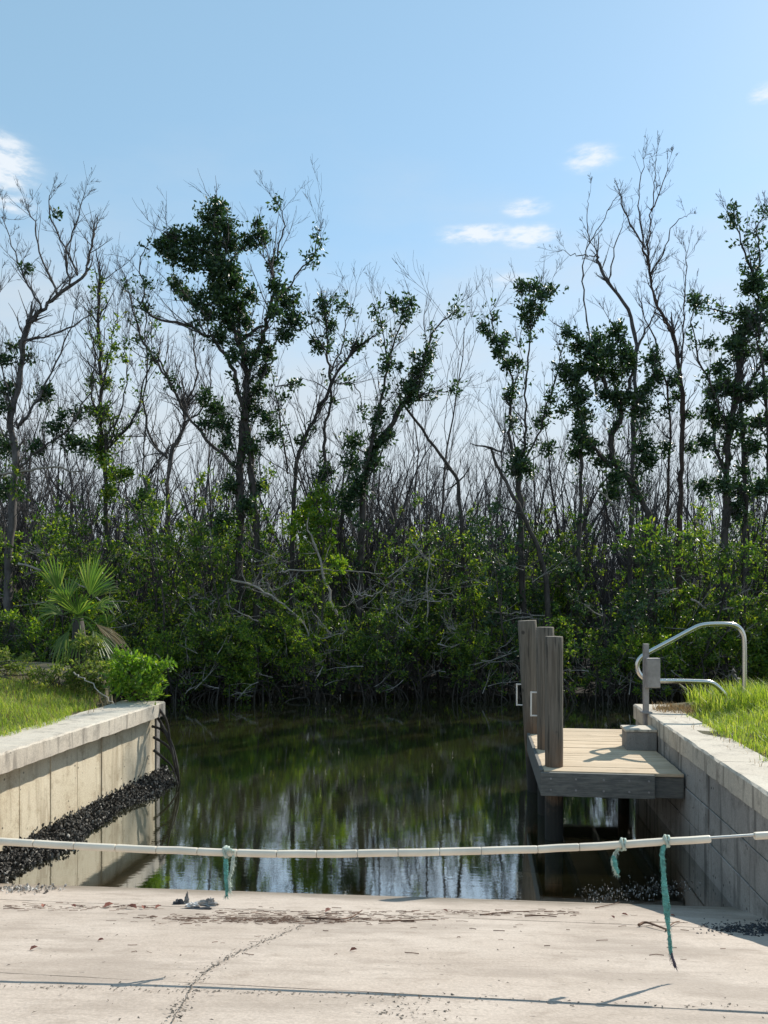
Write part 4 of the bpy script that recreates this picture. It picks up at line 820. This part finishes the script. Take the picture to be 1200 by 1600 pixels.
# sabal palm: each fan leaf a part with its leaflets
pc = px(122, 962, 13.9)
pal = empty('fan_palm', (pc[0], pc[1] + .05, 1.6), 'young fan palm with spiky green leaves on the bank by the sea wall', 'palm')
m = MB(); zg = 1.5; m.tube([(pc[0], pc[1] + .05, zg), (pc[0] + .01, pc[1] + .04, 2.2), (pc[0], pc[1], pc[2] - .05)], [.16, .13, .09], 10); child('trunk', m, M['bark'], pal, True)
rp = np.random.default_rng(42)
def fan(hub, ax, nrm, R_, n, spread, droop, mat):
    m = MB(); ax = unit(ax); nrm = unit(nrm - ax * np.dot(nrm, ax)); sd = np.cross(ax, nrm)
    for k in range(n):
        th = (k / (n - 1) - .5) * spread; l_ = R_ * (1 - .25 * abs(th) / (spread / 2)) * rp.uniform(.86, 1.1); d = unit(ax * math.cos(th) + sd * math.sin(th) + nrm * .08 * (-1) ** k)
        e = unit(np.cross(d, nrm)); w = .016 * rp.uniform(.8, 1.2)
        A = hub; B = hub + d * l_ * .45 + nrm * .02; Cc = hub + d * l_ * .8 - np.array([0, 0, droop * l_ * .12 * rp.uniform(.3, 1.5)]); E = hub + d * l_ - np.array([0, 0, droop * l_ * .42 * rp.uniform(.3, 1.6)])
        f = nrm * w * .5
        m.add([A, B - e * w + f, B, B + e * w + f, Cc - e * w * .7 + f * .5, Cc, Cc + e * w * .7 + f * .5, E], [[1, 2, 5, 4], [2, 3, 6, 5]], [[0, 2, 1], [0, 3, 2], [4, 5, 7], [5, 6, 7]])
    return m
FN = [((92, 925), (-.22, -.1, 1), (0, -1, .3), .72, 20, 1.0, .12, 'palm'), ((140, 930), (.30, -.1, 1), (-.2, -1, .3), .80, 24, 1.5, .15, 'palm'), ((122, 960), (.0, -.55, .9), (0, -1, -.3), .62, 24, 2.0, .3, 'palm'), ((150, 952), (.8, -.25, .45), (0, -.8, 1), .58, 20, 1.5, 1.0, 'palm'),
      ((98, 960), (-.8, -.3, .4), (0, -.7, 1), .55, 20, 1.6, 1.0, 'palm'), ((106, 940), (-.35, .6, .9), (0, -1, .4), .70, 20, 1.3, .3, 'palm'), ((145, 985), (.6, -.4, -.75), (.5, -.6, .6), .80, 18, .9, .6, 'palm'), ((108, 985), (-.25, -.5, -.9), (-.4, -.7, .5), .62, 20, 1.2, .6, 'palm'), ((126, 990), (.1, -.6, -.9), (.0, -.8, .6), .6, 20, 1.3, .6, 'palm'), ((145, 935), (.35, .7, .8), (0, -1, .5), .72, 20, 1.3, .4, 'palm'),
      ((105, 945), (-.35, -.35, .7), (0, -1, .4), .55, 18, 1.4, .9, 'palm'), ((150, 975), (.65, .2, -.6), (.4, -.7, .6), .85, 12, .6, .5, 'palm_dry')]
for (hx, hy), ax, nr, R_, n_, spd, dr, mt in FN:
    hub = px(hx, hy, 13.85 + .25 * ax[1])
    fo = child('frond', fan(hub, np.array(ax, float), np.array(nr, float), R_, n_, spd, dr, M[mt]), M[mt], pal, label='dry drooping tan frond' if mt == 'palm_dry' else None)
    sm = MB(); Pq = smooth_path([pc + rp.normal(0, .03, 3) - [0, 0, .05], (pc + hub) / 2 + [0, 0, .06], hub], 1); sm.tube(Pq, np.linspace(.016, .010, len(Pq)), 5); so_ = child('stalk', sm, M['palm'], pal); so_.parent = fo
# bright bush at the wall end
def bush(name, label, clumps, d, mat, n_st, base, size, nl, seed, stemr=.012, dd=.3):
    r_ = np.random.default_rng(seed); b = np.array(base); e = empty(name, tuple(b), label, 'plant'); st = MB(); C = []
    for (x, y, rp_) in clumps:
        c = px(x, y, d + r_.normal(0, dd)); rad = rp_ / F * d; n = max(4, int(nl * (rad / .15) ** 2)); C.append(c + r_.normal(0, .5, (n, 3)) * rad)
        for _ in range(n_st): q = b + np.array([r_.normal(0, .12), r_.normal(0, .1), -.03]); st.tube(smooth_path([q, q * .5 + c * .5 + r_.normal(0, .05, 3) + [0, 0, .05], c + r_.normal(0, .4, 3) * rad], 2), np.linspace(stemr, stemr * .4, 11 - 1 + 0 if False else len(smooth_path([q, q, c], 2))), 4, False)
    child('stems', st, M['bark'], e); V, T = rosettes(r_, np.vstack(C), 7, size, .5, .40); m = MB(); m.add(V, None, T); child('foliage', m, M[mat], e, kind='stuff')
bush('leafy_bush', 'bright green leafy bush overhanging the end of the pale sea wall', [(195, 1035, 16), (180, 1045, 16), (215, 1040, 15), (235, 1045, 14), (250, 1042, 9), (262, 1042, 6), (205, 1060, 18), (230, 1065, 16), (245, 1070, 10), (225, 1082, 14), (190, 1070, 14), (245, 1085, 8), (180, 1060, 12), (205, 1080, 13), (238, 1055, 12), (185, 1025, 7)], 12.7, 'leaf_bright', 2, tuple(L(12.35, -5.75, 1.33)), .10, 26, 31)
bush('weed_clump', 'straggly yellow-green weeds growing at the foot of the fan palm', [(130, 1005, 12), (150, 1015, 12), (140, 1035, 14), (155, 1050, 14), (125, 1050, 14), (110, 1065, 13), (140, 1070, 14), (90, 1050, 10), (160, 1075, 12), (120, 1080, 12), (150, 1000, 8), (75, 1060, 10), (100, 1035, 9), (60, 1050, 9)], 13.2, 'weed', 2, tuple(L(12.6, -7.2, 1.5)), .085, 30, 32)
bush('weed_clump', 'low dull green weeds on the bank beside the bare dirt patch', [(10, 1040, 12), (30, 1045, 12), (50, 1060, 12), (20, 1055, 9), (5, 1025, 10), (60, 1075, 10), (40, 1030, 9), (45, 1075, 9), (70, 1085, 9)], 13.6, 'weed', 2, tuple(L(12.6, -8.9, 1.75)), .08, 30, 33)
# mud-stained stilt roots by the wall end
rt = empty('mangrove_roots', tuple(L(12.5, -5.2, 0)), 'bare curved mangrove roots dropping into the water at the sea wall end', 'roots')
for pts in [[(240, 1112), (252, 1130), (266, 1155), (274, 1178), (279, 1206), (280, 1225)], [(246, 1105), (258, 1120), (263, 1135), (266, 1160)], [(240, 1152), (255, 1160), (268, 1172), (275, 1195), (279, 1220)], [(240, 1172), (256, 1185), (270, 1198), (278, 1225)], [(252, 1132), (268, 1165), (272, 1190), (276, 1212), (278, 1230)], [(238, 1135), (250, 1138), (262, 1150)]]:
    m = MB(); P = smooth_path([px(x, y, 12.55 + rng.normal(0, .08)) for x, y in pts], 2); m.tube(P, np.linspace(.026, .013, len(P)), 6); child('root', m, M['root'], rt, True)
branch('dry fallen palm stalk leaning across the bank onto the wall cap', [(115, 1050), (140, 1068), (165, 1090), (178, 1099)], 12.55, .012, 'bleached', -.9, 21, 'dry_stalk', 0)
branch('short weathered stump beside the handrail leg', [(1152, 1085), (1150, 1060), (1147, 1048)], 12.6, .06, 'bark_grey', .0, 22, 'stump', 0)

# ------------------------------------------------------------------ litter on the ramp
def wrack(n, xf, yf):
    m = MB()
    for _ in range(n):
        p = on_ramp(xf(), yf(), .004); an = rng.normal(0, .35); l_ = rng.uniform(.015, .10); d = np.array([math.cos(an), math.sin(an), -.27 * math.sin(an)])
        m.tube([p, p + d * l_ * .5 + [rng.normal(0, .004), rng.normal(0, .006), rng.uniform(0, .002)], p + d * l_], rng.uniform(.001, .0034), 3, False)
    return m
m = wrack(420, lambda: rng.normal(430, 110), lambda: rng.normal(1437, 3.2)); w2 = wrack(200, lambda: rng.uniform(330, 900), lambda: rng.normal(1427, 3)); w3 = wrack(90, lambda: rng.uniform(0, 240), lambda: rng.normal(1418, 2.5)); w4 = wrack(40, lambda: rng.uniform(150, 1150), lambda: rng.uniform(1430, 1500))
for q in (w2, w3, w4): m.add(np.vstack(q.v), np.vstack(q.q))
obj('wrack_line', m.mesh('wrack_line'), M['stick'], label='line of brown twigs and plant scraps stranded across the ramp', cat='debris', kind='stuff')
def kelp(): return on_ramp(rng.normal(1178, 36), rng.normal(1451, 5), .0)
m = MB()
for _ in range(650):
    p = kelp(); d = rng.normal(0, 1, 3); d[2] = abs(d[2]) * .15; d = unit(d) * rng.uniform(.01, .035); m.tube([p, p + d * .5 + [0, 0, .003], p + d], rng.uniform(.002, .006), 3, False)
obj('seaweed_pile', m.mesh('seaweed_pile'), M['rag_dark'], label='dark matted seaweed in the shade at the foot of the grey wall', cat='seaweed', kind='stuff')
def stickobj(pts, r0, label, mat='stick', group=None):
    P = smooth_path([on_ramp(x, y, .006 + r0 * .6 + dz) for x, y, dz in pts], 2); m = MB(); m.tube(P, np.linspace(r0, r0 * .5, len(P)), 6); obj('stick', m.mesh('stick', True), M[mat], label=label, cat='stick', group=group)
stickobj([(592, 1441, 0), (640, 1441, .004), (681, 1438, 0)], .006, 'straight brown stick lying at the end of the twig line')
stickobj([(480, 1436, 0), (505, 1440, .012), (545, 1440, .006), (566, 1430, .03)], .008, 'dark forked-looking driftwood stick at the middle of the twig line')
stickobj([(750, 1431, 0), (800, 1427, .006), (850, 1425, 0)], .0055, 'long thin stick close to the waterline opposite the deck')
stickobj([(820, 1433, 0), (845, 1433, .006), (870, 1434, 0)], .007, 'short dark stick next to the long thin stick')
stickobj([(998, 1448, 0), (1008, 1446, .018), (1025, 1451, .012), (1042, 1455, 0)], .012, 'curled dark bark strip beneath the long green rope')
stickobj([(1040, 1456, 0), (1052, 1446, .015), (1062, 1442, .004)], .006, 'bent twig touching the curled bark strip')
stickobj([(930, 1420, 0), (948, 1417, .004), (968, 1411, 0)], .005, 'slender twig by the white shell patch')
stickobj([(1015, 1442, 0), (1075, 1443, 0)], .003, 'thin straw beside the curled bark strip')
def leafobj(x, y, s, label, group, mat='redleaf'):
    p = on_ramp(x, y, .004); an = rng.uniform(0, 3.1); d = np.array([math.cos(an), math.sin(an), 0]); e = np.array([-d[1], d[0], 0]); m = MB(); up = np.array([0, 0, 1])
    V = [p, p + d * s * .35 + e * s * .3 + up * s * .28, p + d * s * .7 + e * s * .22 + up * s * .3, p + d * s + up * s * .1, p + d * s * .7 - e * s * .25 + up * s * .22, p + d * s * .35 - e * s * .3 + up * s * .2, p + d * s * .5 + up * s * .06]
    m.add(V, None, [[0, 1, 6], [1, 2, 6], [2, 3, 6], [3, 4, 6], [4, 5, 6], [5, 0, 6]]); obj('dead_leaf', m.mesh('dead_leaf'), M[mat], label=label, cat='leaf', group=group)
for (x, y, s) in [(67, 1419, .06), (118, 1418, .06), (161, 1419, .09), (214, 1420, .10), (225, 1421, .06), (242, 1420, .06), (46, 1486, .05), (508, 1426, .07), (546, 1487, .05), (960, 1436, .05), (982, 1431, .06), (1056, 1432, .05), (152, 1471, .04), (700, 1425, .05)]:
    leafobj(x, y, s, 'small curled reddish brown dead leaf lying on the concrete ramp', 'dead leaves on the ramp')
# crumpled rag at the waterline
rg = empty('crumpled_rag', tuple(on_ramp(310, 1414, 0)), 'crumpled dark and white rag lying on the ramp at the water edge', 'rag')
def lump(x, y, w, h, dpt, mat, name, seed, tilt=0):
    r_ = np.random.default_rng(seed); c = on_ramp(x, y, .0); V = []; nu, nv = 14, 7
    for i in range(nv + 1):
        ph = i / nv * math.pi / 2
        for k in range(nu):
            th = k / nu * 2 * math.pi; n_ = 1 + r_.normal(0, .2) + .25 * math.sin(3 * th + seed); V.append(c + np.array([math.cos(th) * math.cos(ph) * w * n_, math.sin(th) * math.cos(ph) * dpt * n_, math.sin(ph) * h * n_ + tilt * math.cos(th) * math.cos(ph) * w - .27 * math.sin(th) * dpt * math.cos(ph)]))
    m = MB(); m.add(V, [[i * nu + k, i * nu + (k + 1) % nu, (i + 1) * nu + (k + 1) % nu, (i + 1) * nu + k] for i in range(nv) for k in range(nu)]); child(name, m, M[mat], rg, False)
lump(278, 1413, .05, .035, .03, 'rag_dark', 'dark_fold', 1, .1); lump(300, 1416, .055, .03, .04, 'rag_white', 'white_fold', 2); lump(292, 1412, .022, .075, .02, 'rag_grey', 'raised_corner', 3); lump(326, 1415, .085, .05, .045, 'rag_grey', 'grey_fold', 4, -.05); lump(312, 1420, .13, .012, .03, 'rag_dark', 'dark_edge', 5)
# shell hash at the waterline
def shp(): p = on_ramp(rng.uniform(915, 1080) + rng.normal(0, 12), rng.normal(1407, 2.2), .0); p[2] = max(p[2], -.004) + rng.uniform(-.004, .003); return p
obj('shell_patch', shells(700, shp, .008, .022).mesh('shell_patch'), M['shell'], label='patch of pale broken shells at the waterline near the grey wall', cat='shells', kind='stuff')
def shq(): return on_ramp(rng.normal(30, 28), rng.normal(1390, 3.0), .0)
obj('shell_patch', shells(260, shq, .015, .05).mesh('shell_patch'), M['shell'], label='white broken shells on the ramp at the near end of the oyster bank', cat='shells', kind='stuff')
